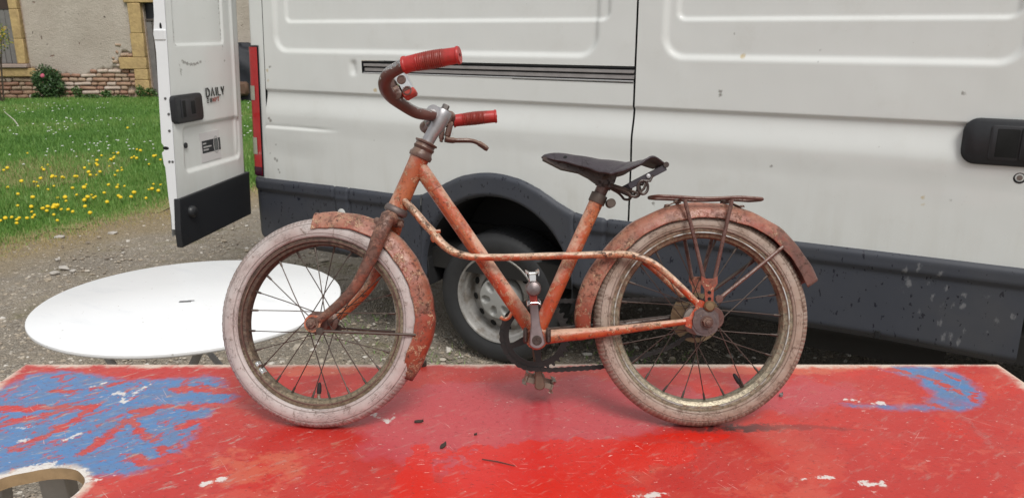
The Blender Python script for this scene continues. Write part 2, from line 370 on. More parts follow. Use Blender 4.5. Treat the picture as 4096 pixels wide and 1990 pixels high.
# ---- head bearings
ud = (HEAD0 - HEAD1).normalized()
MB().lathe([(.0185, -.004), (.0225, -.003), (.0232, .004), (.0205, .008), (.0190, .013), (.0205, .016), (.0212, .019), (.0195, .022), (.0195, .026), (.0225, .0275), (.0228, .0305), (.0150, .032), (.0128, .033)], HEAD0, ud, 28).build('headset_cup', M['rust'], bike)
MB().lathe([(.0180, .004), (.0215, .002), (.0235, -.003), (.0235, -.008), (.0215, -.011), (.0175, -.013), (.0205, -.0145), (.0215, -.017), (.0185, -.0205)], HEAD1, ud, 28).build('headset_cup', plain('worn_zinc', (.17, .135, .125), .5, .5, .3, 60, .0005), bike)

# ---- stem and handlebar (turned a little to the right)
def steered(o): o.matrix_local = STEER; return o
Q = Vector((-.1689, .558, 0)); BARC = Vector((-.1515, .6143, 0))
SX = Vector((.006, -.0025, 0)); st = MB().tube([Q - ud * .01 + SX * .3, Q + SX * .3, Q + ud * .022 + SX * .6, Q + ud * .036 + SX, Q + ud * .058 + SX, Q + ud * .0700 + SX, Q + ud * .0725 + SX], [.0122, .0122, .0128, .0152, .0168, .0168, .0155], 24)
st.lathe([(.0128, -.0165), (.0142, -.015), (.0142, .015), (.0128, .0165)], BARC + Vector((-.001, .001, 0)), (0, 0, 1), 24)
st.box(BARC + Vector((-.0130, -.0150, 0)), (.016, .018, .018), Matrix.Rotation(R(-24), 3, 'Z'), .006)
st = steered(st.build('stem', M['alloy'], bike))
MB().lathe([(.0085, 0), (.0085, .003), (.0072, .004), (.0072, .0105), (.006, .012), (0, .012)], Q + ud * .0720 + SX, ud, 6).build('stem_bolt', plain('bolt_grey', (.2, .18, .17), .45, .7), st, sharp=20)
BAR = [(-.1515, .6143, 0), (-.1570, .6090, .018), (-.1770, .6060, .054), (-.1960, .6128, .1073), (-.2025, .6165, .1434), (-.2030, .6210, .1738), (-.1992, .6295, .194), (-.1880, .6382, .2084), (-.1722, .6445, .2168), (-.1525, .6490, .2244), (-.1075, .6547, .2296), (-.064, .6590, .2348)]
bp = smooth_path(BAR, 6); full = [(x, y, -z) for x, y, z in bp[::-1]] + bp[1:]
hb = steered(MB().tube(full, .0112, 18).build('handlebar', M['chrome'], bike))
for s in (1, -1):
    g = bp[-14:]; L = [0]
    for a, b in zip(g[:-1], g[1:]): L.append(L[-1] + float(np.linalg.norm(b - a)))
    n = 110; tt = np.linspace(0, L[-1] + .004, n); pts = []; rad = []
    for t in tt:
        q = np.array([np.interp(t, L, [p[k] for p in g]) for k in range(3)])
        if t > L[-1]: q = q + (g[-1] - g[-2]) / np.linalg.norm(g[-1] - g[-2]) * (t - L[-1])
        u = t / tt[-1]; r = .0136 + .0016 * math.exp(-((u - .5) / .3) ** 2)
        if .22 < u < .70: r += .0007 * math.sin(t * 2 * math.pi / .0034)
        if u < .04 or u > .945: r = .0152
        if u > .985: r = .0140
        pts.append((q[0], q[1], q[2] * s)); rad.append(r)
    gr = MB().tube(pts, rad, 22).build('grip', M['grip'], hb, sharp=60)
    e = (Vector(pts[-1]) - Vector(pts[-2])).normalized()
    MB().lathe([(.0028, .0006), (.0028, -.004), (0, -.004)], pts[-1], e, 10).build('grip_hole', M['dark_hole'], gr)
# brake lever on the right side
lv = [(-.1636, .6500, -.1900), (-.1700, .6330, -.1860), (-.1690, .6140, -.1844), (-.1682, .6000, -.1850), (-.1600, .5985, -.1900), (-.1471, .5986, -.1969), (-.1143, .5991, -.2056), (-.0958, .5934, -.2130), (-.0780, .5815, -.2210)]
bl = MB().tube(smooth_path(lv[3:], 5), [.0066] * 5 + [.0064] * 5 + [.0052] * 5 + [.0048] * 5 + [.0062] * 5 + [.0045], 10, flat=((0, 0, 1), 1.4))
bl.box((-.1745, .622, -.186), (.010, .046, .014), Matrix.Rotation(R(-6), 3, 'Z'), .002)
bl.box((-.1600, .622, -.188), (.013, .036, .010), Matrix.Rotation(R(-14), 3, 'Z'), .003)
bl.lathe([(.0145, -.009), (.0145, .009)], (-.163, .6500, -.190), (-.25, -.1, .9), 16)
bl.lathe([(.0046, -.010), (.0046, .010)], (-.165, .632, -.187), (0, 0, 1), 10)
bl.box((-.1770, .5990, -.186), (.006, .010, .012), None, .001)
bl.build('brake_lever', M['rust'], hb)
# chrome clamp block on the left side, remains of the second lever
cm = MB(); rot = Matrix.Rotation(R(28), 3, 'Z')
cm.box((-.1790, .6385, .127), (.0240, .046, .024), rot, .004)
ck = cm.build('lever_clamp', M['bright_chrome'], hb)
for t in (.0095, -.0135):
    q = Vector((-.1790, .6385, .1392)) + rot @ Vector((-.0005, t, 0)); MB().lathe([(.0085, .0), (.0085, .0008), (.0062, .0012), (.0058, -.002), (0, -.002)], q, (0, 0, 1), 16).build('clamp_bolt', M['rust'] if t > 0 else M['rackrust'], ck)
MB().box(Vector((-.1790, .6385, .127)) + rot @ Vector((0, -.0168, 0)), (.0246, .0135, .0246), rot, .003).build('red_paint_patch', plain('red_flaked', (.42, .05, .035), .5, 0, .5, 90), ck)
MB().tube([(-.2080, .6320, .150), (-.2000, .6240, .142), (-.190, .630, .136)], .0075, 10).build('clamp_band', M['rust'], hb)

br = MB().box((-.1990, .6330, .122), (.018, .040, .016), Matrix.Rotation(R(24), 3, 'Z'), .004); br.lathe([(.0105, 0), (.0105, .003), (.008, .004), (0, .004)], (-.1930, .6205, .140), (0, 0, 1), 18); br.build('lever_bracket', M['rust'], hb)

# ---- fork
FB = [(-.2330, .4100, .026), (-.2375, .4030, .034), (-.2428, .3871, .0399), (-.2506, .3681, .043), (-.2604, .3394, .0437), (-.2749, .3097, .0449), (-.2935, .2763, .0453), (-.3200, .2466, .0471), (-.3480, .2224, .0502), (-.3640, .2105, .0524)]
fk = MB(); fk.box((-.2352, .4080, 0), (.034, .026, .072), Matrix.Rotation(R(-24), 3, 'Z'), .009)
fk.lathe([(.0205, -.008), (.0215, .004), (.018, .0115)], (-.2355, .4075, 0), ud, 24)
fk = steered(fk.build('fork', M['rustfork'], bike))
for s in (1, -1):
    p = smooth_path(FB, 5); n = len(p)
    r = [np.interp(i / (n - 1), [0, .2, .4, .7, 1], [.0130, .0148, .0140, .0105, .0072]) for i in range(n)]
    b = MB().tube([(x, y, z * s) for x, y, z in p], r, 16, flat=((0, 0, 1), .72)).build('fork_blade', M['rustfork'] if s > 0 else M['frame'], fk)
    e = MB(); c = (-.3753, .2045)
    o = [(c[0] + .0165 * math.cos(a), c[1] + .0165 * math.sin(a)) for a in np.linspace(R(75), R(345), 14)] + [(-.3600, .2010), (-.3540, .2120), (-.3620, .2200)]
    e.prism([(x, y, 0) for x, y in o], (0, 0, .050 * s), (0, 0, .004 * s)).build('fork_end', M['frame'] if s > 0 else M['rust'], fk)
# scalloped lug edge on the crown
lug = MB()
for k, (dx, dy) in enumerate([(-.0135, .004), (-.004, -.004), (.006, -.008)]): lug.lathe([(.0068, 0), (.0060, .0025), (0, .0032)], (-.2425 + dx, .3975 + dy, .0362), (0, 0, 1), 12)
lug.build('crown_lug', M['rust'], fk)
MB().lathe([(.007, 0), (.007, .006), (.004, .008), (0, .008)], (-.2180, .3950, .012), (.9, .1, .3), 6).build('crown_bolt', M['rust'], fk)

# ---- wheels
def revolve(prof, seg, disp=None):
    """closed profile of (radius, z) round the z axis"""
    P = np.array(prof); A = np.linspace(0, 2 * np.pi, seg, endpoint=False); m = len(P)
    V = np.zeros((seg, m, 3)); rr = P[None, :, 0] + (0 if disp is None else disp(A[:, None], P[None, :, 0], P[None, :, 1]))
    V[..., 0] = rr * np.cos(A)[:, None]; V[..., 1] = rr * np.sin(A)[:, None]; V[..., 2] = P[None, :, 1]
    i, j = np.meshgrid(np.arange(seg), np.arange(m), indexing='ij'); i2, j2 = (i + 1) % seg, (j + 1) % m
    F = np.stack([i * m + j, i2 * m + j, i2 * m + j2, i * m + j2], -1).reshape(-1, 4)
    return V.reshape(-1, 3), F
def make_wheel(centre, Rt, m_tyre, m_rim, parent, M4, hub_r, phase, valve_ang, front, Ro, Ri, rt):
    Rc = Rt - rt; ta = math.acos((Ro - .001 - Rc) / rt)
    rp = [(Ri, -.008), (Ri, .008), (Ri + .0025, .0125), (Ri + .0080, .0140), (Ro - .0090, .0165), (Ro - .0025, .0172), (Ro, .0160), (Ro, .0140), (Ro - .0090, .0125)]
    rp = rp + [(r, -z) for r, z in rp[::-1][:-2]]
    V, F = revolve(rp, 120, lambda a, r, z: .0008 * np.sin(a * 2 + phase)); wh = big_mesh('wheel', V, F, m_rim, parent, True); wh.data.set_sharp_from_angle(angle=R(35))
    wh.matrix_local = M4 @ Matrix.Translation(Vector((*centre, 0)))
    tp = [(Rc + rt * math.cos(t), 1.02 * rt * math.sin(t)) for t in np.linspace(-ta, ta, 30)]
    def bump(a, r, z):
        sh = np.exp(-((np.abs(z) - .0150) / .0035) ** 2) * (r > Rc)
        return .0009 * sh * np.sign(np.sin(a * 90)) + .0006 * np.sin(a * 3 + 1)
    V, F = revolve(tp, 360, bump); big_mesh('tyre', V, F, m_tyre, wh)
    for s in (1, -1): MB().lathe([(Ro - .0072, .0160 * s), (Ro - .0078, .0185 * s), (Ro - .0098, .0185 * s), (Ro - .0106, .0158 * s)], (0, 0, 0), (0, 0, 1), 100, closed=True).build('rim_bead', M['rimline'] if not front else M['rust'], wh)
    hb_ = MB().lathe([(.008, -.040), (.0095, -.033), (hub_r, -.031), (hub_r, -.028), (hub_r * .62, -.025), (hub_r * .55, 0), (hub_r * .62, .025), (hub_r, .028), (hub_r, .031), (.0095, .033), (.008, .040)], (0, 0, 0), (0, 0, 1), 28)
    hb_.lathe([(.0045, -.062), (.0045, .062)], (0, 0, 0), (0, 0, 1), 10); hb_.build('hub', M['rust'], wh)
    rr = Ri + .001; meshes = []
    for k in range(4):
        s = 1 if k % 2 == 0 else -1; d = 1 if k < 2 else -1; a = R(62) * d
        p0 = (hub_r * .9 * math.cos(a), hub_r * .9 * math.sin(a), .0295 * s); p1 = (rr, 0, .003 * s); b = MB(); v0, v1 = Vector(p0), Vector(p1)
        b.tube([v0, v0.lerp(v1, .5) + Vector((0, .0008 * d, 0)), v1], .00105, 6); b.tube([v1.lerp(v0, .105), v1.lerp(v0, .085), v1], [.0014, .0022, .0024], 7)
        o = b.build('spoke', M['spoke'], wh); meshes.append(o)
    for i in range(24):
        o = meshes[i % 4] if i < 4 else meshes[i % 4].copy()
        if i >= 4: COL.objects.link(o)
        o.rotation_euler = (0, 0, phase + 2 * math.pi * i / 24 + R(random.uniform(-.6, .6)))
    a = R(valve_ang); d = Vector((math.cos(a), math.sin(a), 0)); b = d * (rr + .002)
    vs = MB().lathe([(.0055, 0), (.005, .003), (.0034, .004), (.0030, .016)], b, -d, 10).build('valve', M['rimline'] if front else M['spoke'], wh)
    MB().lathe([(.0040, .013), (.0046, .018), (.0042, .028), (.0028, .034), (0, .0355)], b, -d, 10).build('valve_cap', M['black_rubber'], vs)
    return wh
I4 = Matrix.Identity(4)
fw = make_wheel((-.3745, .2052), .2055, M['tyre_f'], M['rim_f'], bike, STEER, .022, R(7), -92, True, .1685, .1500, .0240)
rw = make_wheel((.3689, .2115), .2102, M['tyre_r'], M['rim_r'], bike, I4, .026, R(3), -58, False, .1790, .1585, .0215)
fw['label'] = 'front wheel with pale pinkish tyre and rusty rim'; rw['label'] = 'rear wheel with browner tyre and yellowed rim'
MB().lathe([(.050, -.0005), (.050, .0005)], (0, 0, -.034), (0, 0, 1), 40).build('spoke_disc', plain('brass_disc', (.20, .145, .085), .5, .5, .4, 30), rw)
# silver tape remains on the front rim
tp = MB()
for a, L in ((-141, .014), (-147, .010)):
    a = R(a); c = Vector((math.cos(a), math.sin(a), 0)) * .1525; tp.box((c.x, c.y, .006), (.0065, L, .014), Matrix.Rotation(a, 3, 'Z'), .001)
tp.build('foil_scrap', M['bright_chrome'], fw)
def axle_nut(x, y, z, par, m4=None):
    s = 1 if z > 0 else -1
    o = MB().lathe([(.0125, 0), (.0125, .003 * s)], (x, y, z), (0, 0, 1), 18).lathe([(.0098, .0031 * s), (.0098, .0095 * s), (.0085, .011 * s), (.0048, .0112 * s), (.0048, .015 * s), (0, .0155 * s)], (x, y, z), (0, 0, 1), 6).build('axle_nut', M['rust'], par, sharp=25)
    if m4: o.matrix_local = m4
for s in (1, -1): axle_nut(-.3745, .2050, .0542 * s, fk); axle_nut(.3698, .2105, .0530 * s, bike)
# torque plate and washers round the rear axle
tq = MB(); o = [(.347, .230), (.358, .238), (.380, .236), (.392, .226), (.394, .206), (.388, .192), (.372, .183), (.352, .186), (.342, .198), (.345, .214)]
tq.prism([(x, y, 0) for x, y in o], (0, 0, .0505), (0, 0, .0022)); tq.lathe([(.024, 0), (.023, .0035), (.019, .004)], (.3665, .2110, .0505), (0, 0, 1), 26)
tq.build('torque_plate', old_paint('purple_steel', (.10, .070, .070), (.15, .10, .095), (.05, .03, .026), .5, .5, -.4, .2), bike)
MB().lathe([(.0215, -.002), (.0225, .0), (.0215, .002)], (.3830, .2170, .044), (0, 0, 1), 26).build('hub_cap', M['rackrust'], bike)
MB().lathe([(.0275, .030), (.0275, .040), (.020, .043)], (.3560, .2120, 0), (0, 0, 1), 30).build('brake_drum', plain('brown_grey_steel', (.20, .165, .145), .55, .4, .4, 40, .0005), bike)

# ---- mudguards: an arched strip swept along its outer line
def mudguard(path, width, depth, mat, parent, name='mudguard', n=6, tail=None, flare=1.):
    P = np.array(smooth_path([(x, y, 0) for x, y in path], n))[:, :2]
    for _ in range(14): P[1:-1] = .25 * P[:-2] + .5 * P[1:-1] + .25 * P[2:]
    T = np.gradient(P, axis=0); T /= np.linalg.norm(T, axis=1)[:, None]
    for _ in range(10): T[1:-1] = .25 * T[:-2] + .5 * T[1:-1] + .25 * T[2:]
    N = np.stack([T[:, 1], -T[:, 0]], 1)     # towards the wheel
    A = np.linspace(-1, 1, 19); V = []; L = len(P)
    for i in range(L):
        u = i / (L - 1); wd = width; dp = depth
        if tail: k = np.interp(u, [0, tail[0], 1 - tail[1], 1], [tail[2], 1, 1, tail[3]]); wd = width * k; dp = depth * k
        for a in A:
            z = wd * math.copysign(1 - (1 - abs(a)) ** 1.8, a); d = dp * (abs(z) / wd) ** 3.2
            if abs(a) > .93: z *= 1.035
            wob = .0006 * math.sin(u * 37 + a * 3) + .0005 * math.sin(u * 71)
            q = P[i] + N[i] * (d + wob); V.append((q[0], q[1], z))
    F = grid_faces(L, len(A)); o = big_mesh(name, np.array(V), F, mat, parent)
    md = o.modifiers.new('thickness', 'SOLIDIFY'); md.thickness = .0016; md.offset = 0
    return o
RF = [(.1305, .1700), (.1220, .2031), (.1265, .2500), (.1436, .2931), (.1650, .3290), (.1879, .3565), (.2150, .3845), (.2469, .4072), (.2830, .4245), (.3207, .4350), (.3520, .4395), (.3837, .4402), (.4160, .4365), (.4486, .4288), (.4820, .4165), (.5141, .3985), (.5370, .3800), (.5569, .3585), (.5720, .3380), (.5850, .3165), (.5992, .2897)]
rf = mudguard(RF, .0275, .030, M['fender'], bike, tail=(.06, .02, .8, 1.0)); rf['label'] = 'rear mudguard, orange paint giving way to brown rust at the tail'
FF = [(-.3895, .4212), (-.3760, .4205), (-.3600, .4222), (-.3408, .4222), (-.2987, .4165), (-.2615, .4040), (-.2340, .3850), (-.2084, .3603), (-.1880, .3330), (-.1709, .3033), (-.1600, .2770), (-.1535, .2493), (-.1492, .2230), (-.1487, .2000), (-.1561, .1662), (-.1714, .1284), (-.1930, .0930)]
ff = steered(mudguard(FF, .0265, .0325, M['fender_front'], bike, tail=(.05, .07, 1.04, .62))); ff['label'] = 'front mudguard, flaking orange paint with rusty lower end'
for s in (1, -1):
    a = MB().tube([(-.3600, .1905, .0535 * s), (-.3560, .1905, .0530 * s), (-.30, .1880, .045 * s), (-.1800, .1835, .0275 * s)], .0026, 8); a.lathe([(.0072, 0), (.0072, .006 * s), (0, .0065 * s)], (-.3600, .1905, .0500 * s), (0, 0, 1), 14)
    a.build('mudguard_stay', M['spoke'], ff)
    a = MB().tube([(.3937, .2545, .052 * s), (.46, .305, .042 * s), (.5235, .3535, .0285 * s)], .0036, 8); a.lathe([(.0072, 0), (.0072, .007 * s), (0, .0075 * s)], (.3937, .2545, .0480 * s), (0, 0, 1), 14)
    a.build('mudguard_stay', M['rackrust'] if s > 0 else M['spoke'], rf)

# ---- luggage rack over the rear wheel
rk = [(.2885, .4502), (.3020, .4498), (.3207, .4490), (.3601, .4465), (.3945, .4466), (.4339, .4482), (.4560, .4472), (.4710, .4462)]
rp = smooth_path([(x, y, .036) for x, y in rk], 4)
end1 = [(.471 + .018 * math.sin(t), .4458, .036 * math.cos(t)) for t in np.linspace(.3, math.pi - .3, 8)]
end0 = [(.2885 - .018 * math.sin(t), .4505, -.036 * math.cos(t)) for t in np.linspace(.3, math.pi - .3, 8)]
ring = [tuple(p) for p in rp] + end1 + [(p[0], p[1], -p[2]) for p in rp[::-1]] + end0
lr = MB().tube(ring, .0033, 10, closed=True)
for x, y in ((.328, .4470), (.421, .4470)): lr.tube([(x, y, -.036), (x, y - .002, 0), (x, y, .036)], .0036, 8)
lr = lr.build('luggage_rack', M['rackrust'], bike)
for s in (1, -1):
    for x0, x1 in ((.3318, .3655), (.4231, .3852)): MB().tube([(x0, .4440, .036 * s), (x0 * .5 + x1 * .5, .370, .043 * s), (x1, .2900, .050 * s)], .0039, 9).build('rack_strut', M['rackrust'], lr)
    p = MB(); o = [(.3600, .2980), (.3600, .2830), (.3655, .2740), (.3680, .2420), (.3820, .2420), (.3835, .2740), (.3905, .2830), (.3905, .2980), (.3830, .2930), (.3680, .2930)]
    p.prism([(x, y, 0) for x, y in o], (0, 0, .0515 * s), (0, 0, .0022 * s))
    pl = p.build('rack_plate', M['fender'], lr)
    for y in (.2667, .2545): MB().lathe([(.0036, .0538 * s), (.0036, .0541 * s), (0, .0541 * s)], (.3748, y, 0), (0, 0, 1), 12).build('bolt_hole', M['dark_hole'], pl)
    MB().lathe([(.0105, .0537 * s), (.0105, .0565 * s), (.0075, .060 * s), (0, .0605 * s)], (.3746, .2405, 0), (0, 0, 1), 18).build('plate_bolt', plain('brass_bolt', (.20, .13, .07), .45, .6), pl)
for x0, y0, x1, y1 in ((.3030, .4322, .3290, .4440), (.4500, .4300, .4190, .4435)):
    b = MB().box(((x0 + x1) / 2, (y0 + y1) / 2 + .0005, 0), (.036, .0022, .018), Matrix.Rotation(math.atan2(y1 - y0, x1 - x0), 3, 'Z'), .0008)
    b.box((x1 - .004 * (1 if x1 > x0 else -1), y1 - .0025, 0), (.012, .006, .018), None, .001); b.lathe([(.0058, 0), (.005, .004), (0, .005)], (x0 + .002, y0 + .0005, 0), (-.1, 1, 0), 12)
    b.build('rack_foot', M['rust'], lr)

# ---- seat post, clamp and saddle
MB().tube([(.1660, .4420, 0), (.1800, .4730, 0), (.1850, .4840, 0)], .0122, 18).build('seat_post', M['rackrust'], bike)
sd = (Vector((.1712, .453, 0)) - BB).normalized()
sc_ = MB().lathe([(.0162, 0), (.0166, .001), (.0166, .0175), (.0162, .0185)], Vector((.1712, .453, 0)) - sd * .015, sd, 26)
sc_.lathe([(.0085, -.015), (.0090, -.013), (.0090, .013), (.0085, .015)], (.1935, .4385, .003), (0, 0, 1), 18); sc_.build('seat_clamp', plain('brown_clamp', (.10, .075, .062), .5, .4, .3, 60, .0004), bike)
ST = [(.0585, .5278), (.0703, .5352), (.1075, .5347), (.1456, .5283), (.183, .5226), (.2199, .5184), (.2327, .5180), (.2474, .5200), (.2583, .5225), (.2676, .5235), (.2836, .5205), (.2942, .5150)]
SE = [(.0623, .5267, .005), (.0749, .5233, .018), (.1016, .5166, .026), (.1366, .5064, .040), (.1609, .4963, .055), (.1799, .4915, .066), (.1898, .4906, .070), (.2093, .4962, .075), (.2341, .5053, .078), (.2500, .5150, .078), (.2640, .5225, .073), (.2880, .5120, .052)]
a = np.array(smooth_path([(x, y, 0) for x, y in ST], 5)); b = np.array(smooth_path(SE, 5)); V = []
Aq = np.linspace(-1, 1, 25)
for i in range(len(a)):
    for q in Aq:
        f = abs(q) ** 2.0; V.append((a[i, 0] * (1 - q * q) + b[i, 0] * q * q, a[i, 1] * (1 - f) + b[i, 1] * f + .0006 * math.sin(i * .9 + q * 5), b[i, 2] * math.copysign(abs(q) ** .9, q)))
sa = big_mesh('saddle', np.array(V), grid_faces(len(a), len(Aq)), M['leather'], bike); md = sa.modifiers.new('thickness', 'SOLIDIFY'); md.thickness = .0034; md.offset = 0
MB().lathe([(.0052, 0), (.0045, .0015), (0, .002)], (.103, .5262, .0185), (-.1, .75, .65), 12).build('saddle_rivet', M['dark_hole'], sa)
np_ = MB().prism([(x, y, 0) for x, y in [(.0600, .5235), (.0600, .5285), (.10, .5280), (.1500, .5200), (.2060, .5080), (.2061, .4953), (.2007, .4786), (.1933, .4692), (.1702, .4702), (.1682, .4751), (.1500, .4880), (.1309, .4978), (.0959, .5051)]], (0, 0, -.014), (0, 0, .028))
np_.build('saddle_bracket', M['darkrust'], sa, smooth=False)
MB().tube([(.2940, .5095, -.050), (.2960, .5100, 0), (.2940, .5095, .050)], .0055, 10).build('rear_bar', M['darkrust'], sa)
for s in (1, -1):
    z = .045 * s
    MB().box((.2582, .4868, z), (.079, .0125, .003), Matrix.Rotation(R(27.5), 3, 'Z'), .0008).build('spring_strap', plain('blued_steel', (.055, .048, .055), .4, .7, .3, 60), sa)
    MB().lathe([(.0045, 0), (.0040, .003 * s), (0, .0035 * s)], (.2600, .4880, z + .0016 * s), (0, 0, 1), 12).build('strap_rivet', M['alloy'], sa)
    cp = [(.2500 + .0098 * math.cos(t), .4668 + .0128 * math.sin(t), z + .0022 * math.sin(t / 2) * s) for t in np.linspace(R(70), R(70 + 720), 50)]
    MB().tube(cp + [(.2640, .4790, z), (.2690, .4905, z)], .0027, 8).build('coil_spring', M['darkrust'], sa)
    lp = smooth_path([(.1930, .4745, .016 * s), (.2100, .4675, .030 * s), (.2310, .4590, .042 * s), (.2390, .4560, z), (.2400, .4520, z), (.2350, .4490, z), (.2270, .4500, z), (.2220, .4560, z), (.2130, .4620, .034 * s), (.1950, .4700, .018 * s)], 4)
    MB().tube(lp, .0026, 8).build('spring_wire', M['darkrust'], sa)
    MB().tube([(.2440, .4570, z), (.2520, .4640, z), (.2610, .4860, z)], .0026, 8).build('spring_wire', M['darkrust'], sa)
MB().lathe([(.016, 0), (.0175, .004), (.0175, .022), (.015, .026)], (.1775, .4700, -.001), sd, 22).build('saddle_clamp', M['darkrust'], sa)

# ---- crankset, pedals, chain
RC = Vector((.0473, .1762, -.035)); NT = 34; out = []
for k in range(NT):
    a0 = 2 * math.pi * k / NT; p = 2 * math.pi / NT
    for da, r in ((0, .0655), (.22, .0662), (.40, .0722), (.52, .0726), (.64, .0722), (.82, .0662)): out.append((r, a0 + da * p))
n = len(out); V = []; ri = .0535
for z in (-.0015, .0015):
    V += [(r * math.cos(a), r * math.sin(a), z) for r, a in out] + [(ri * math.cos(a), ri * math.sin(a), z) for r, a in out]
F = []
for i in range(n):
    j = (i + 1) % n; F += [(i, j, n + j, n + i), (2 * n + i, 3 * n + i, 3 * n + j, 2 * n + j), (i, 2 * n + i, 2 * n + j, j), (n + i, n + j, 3 * n + j, 3 * n + i)]
cr = mesh_obj('chainring', V, F, M['oily'], bike, False); cr.location = RC
for k in range(5):
    a = R(205 + 72 * k); b = MB(); d = Vector((math.cos(a), math.sin(a), 0)); t = Vector((-d.y, d.x, 0))
    b.prism([d * .015 + t * .0085, d * .052 + t * .0052, d * .055 + t * .0062, d * .055 - t * .0062, d * .052 - t * .0052, d * .015 - t * .0085], (0, 0, -.0012), (0, 0, .0024)).build('spider_arm', M['oily'], cr, False)
MB().lathe([(.024, -.004), (.024, .004), (.017, .012), (.017, .020)], (0, 0, 0), (0, 0, 1), 24).build('spider_hub', M['oily'], cr)
CV = Vector((-.0088, .1018, 0))
def crank(s, m):
    d = CV.normalized() * s; t = Vector((-d.y, d.x, 0)); L = CV.length; b = MB(); o = []
    for a in np.linspace(R(115), R(245), 9): o.append(d * .0168 * math.cos(a) + t * .0168 * math.sin(a))
    o += [d * .016 - t * .0115, d * .030 - t * .0088, d * (L * .8) - t * .0074, d * (L * .9) - t * .0090]
    for a in np.linspace(R(-70), R(70), 9): o.append(d * L + d * .0115 * math.cos(a) + t * .0115 * math.sin(a))
    o += [d * (L * .9) + t * .0090, d * (L * .8) + t * .0074, d * .030 + t * .0088, d * .016 + t * .0115]
    z0 = .046 * s; b.prism([q + BB for q in o], (0, 0, z0), (0, 0, .011 * s)); c = b.build('crank', m, bike)
    bv = c.modifiers.new('round', 'BEVEL'); bv.width = .0022; bv.segments = 2; bv.limit_method = 'ANGLE'; bv.angle_limit = R(50)
    MB().lathe([(.0095, .0572 * s), (.0095, .0578 * s), (.0068, .0580 * s), (.0062, .0545 * s), (0, .0545 * s)], BB, (0, 0, 1), 18).build('crank_bolt', M['darkrust'], c)
    return c
crank(1, M['crank'])['label'] = 'near crank arm, dull silver, pointing up'; crank(-1, plain('rusty_crank', (.16, .105, .075), .45, .5, .35, 50))['label'] = 'far crank arm, brown with rust, pointing down'
# bottom bracket cotter lugs
MB().box(BB + Vector((-.0215, .008, .040)), (.009, .030, .016), None, .003).box(BB + Vector((.0225, .008, .040)), (.009, .030, .016), None, .003).build('bracket_lug', M['darkrust'], bike)
def pedal(s, ang, mats, shift=0):
    c = BB + CV * s; p = MB().lathe([(.0080, .058 * s), (.0098, .062 * s), (.0098, .070 * s), (.0082, .075 * s), (.0082, .118 * s), (.0110, .124 * s)], (0, 0, 0), (0, 0, 1), 20).build('pedal', mats[0], bike)
    p.location = c; p.rotation_euler = (0, 0, R(ang))
    MB().lathe([(.0135, .120 * s), (.0142, .128 * s), (.0138, .139 * s), (.0115, .1445 * s), (.006, .1468 * s), (0, .1472 * s)], (0, 0, 0), (0, 0, 1), 24).build('pedal_cap', plain('cap_steel', (.20, .165, .165), .40, .75, .4, 70, .0005) if s > 0 else mats[1], p)
    for q in (1, -1):
        b = MB(); o = []; n = 12      # toothed cage plate, its edge serrated, bent at the ends
        for i in range(n + 1): o.append((-.0105 + .021 * i / n, q * (.0300 + (.0035 if i % 3 == 1 else 0)), 0))
        zz = [.064, .072, .082, .092, .102, .112, .122, .132]
        V = []; F = []
        for iz, z in enumerate(zz):
            e = .004 if iz in (0, 7) else 0
            for x, y in ((-.0115, .0265 + e * 0), (-.0125, .0315 + (.0022 if iz % 2 else 0)), (-.006, .0300), (.006, .0300), (.0125, .0315 + (.0022 if iz % 2 else 0)), (.0115, .0265)): V.append((x, (y - e) * q, z * s))
        for iz in range(7):
            for k in range(5): F.append((iz * 6 + k, (iz + 1) * 6 + k, (iz + 1) * 6 + k + 1, iz * 6 + k + 1))
        o = mesh_obj('cage_plate', V, F, mats[1], p, False); m_ = o.modifiers.new('thickness', 'SOLIDIFY'); m_.thickness = .0013
        for z in (.066, .126): MB().box((0, q * .0195, z * s), (.0120, .0200, .0020), None, .0006).build('cage_bracket', mats[1] if (q > 0 or s < 0) else mats[2], p)
    return p
pedal(1, 3, (M['crank'], M['bright_chrome'], plain('red_bracket', (.45, .05, .035), .5, 0, .3, 80)))['label'] = 'near pedal, chrome cage with a red lower bracket, raised'
pedal(-1, 72, (M['rust'], plain('brown_chrome', (.30, .24, .19), .35, .8, .4, 60), M['rust']))['label'] = 'far pedal, browned metal cage resting on the table'

C2 = Vector((.3689, .2115, -.035)); rs = .037
path = [tuple(p[:2]) for p in arc_pts(RC, .0688, 82, 278, 60)]
path += [(.0704, .1058), (.0850, .1062), (.1100, .1075), (.1500, .1100), (.1816, .1125), (.2100, .1190), (.2389, .1275), (.2900, .1420), (.3300, .1580), (.3500, .1760)]
path += [tuple(p[:2]) for p in arc_pts(C2, rs, -80, 92, 24)] + [(.30, .2478), (.2148, .2464), (.1293, .2448), (.0900, .2447)]
P = np.array(path + [path[0]]); S_ = np.r_[0, np.cumsum(np.hypot(*np.diff(P, axis=0).T))]; NL = 2 * round(S_[-1] / .0127 / 2); pos = np.linspace(0, S_[-1], NL + 1)
X = np.interp(pos, S_, P[:, 0]); Y = np.interp(pos, S_, P[:, 1]); pit = S_[-1] / NL
def link_mesh(zo, name):
    b = MB(); o = []
    for a in np.linspace(R(70), R(290), 7): o.append((.0048 * math.cos(a), .0048 * math.sin(a), 0))
    o.append((pit / 2, -.0033, 0))
    for a in np.linspace(R(-110), R(110), 7): o.append((pit + .0048 * math.cos(a), .0048 * math.sin(a), 0))
    o.append((pit / 2, .0033, 0))
    for s in (1, -1): b.prism(o, (0, 0, zo * s), (0, 0, .0011 * s))
    b.lathe([(.0040, -zo), (.0040, zo)], (0, 0, 0), (0, 0, 1), 8); return b.build(name, M['oily'], None, False)
ch = link_mesh(.0024, 'chain'); ch.parent = bike; alt = link_mesh(.0037, 'chain_link'); inner = None
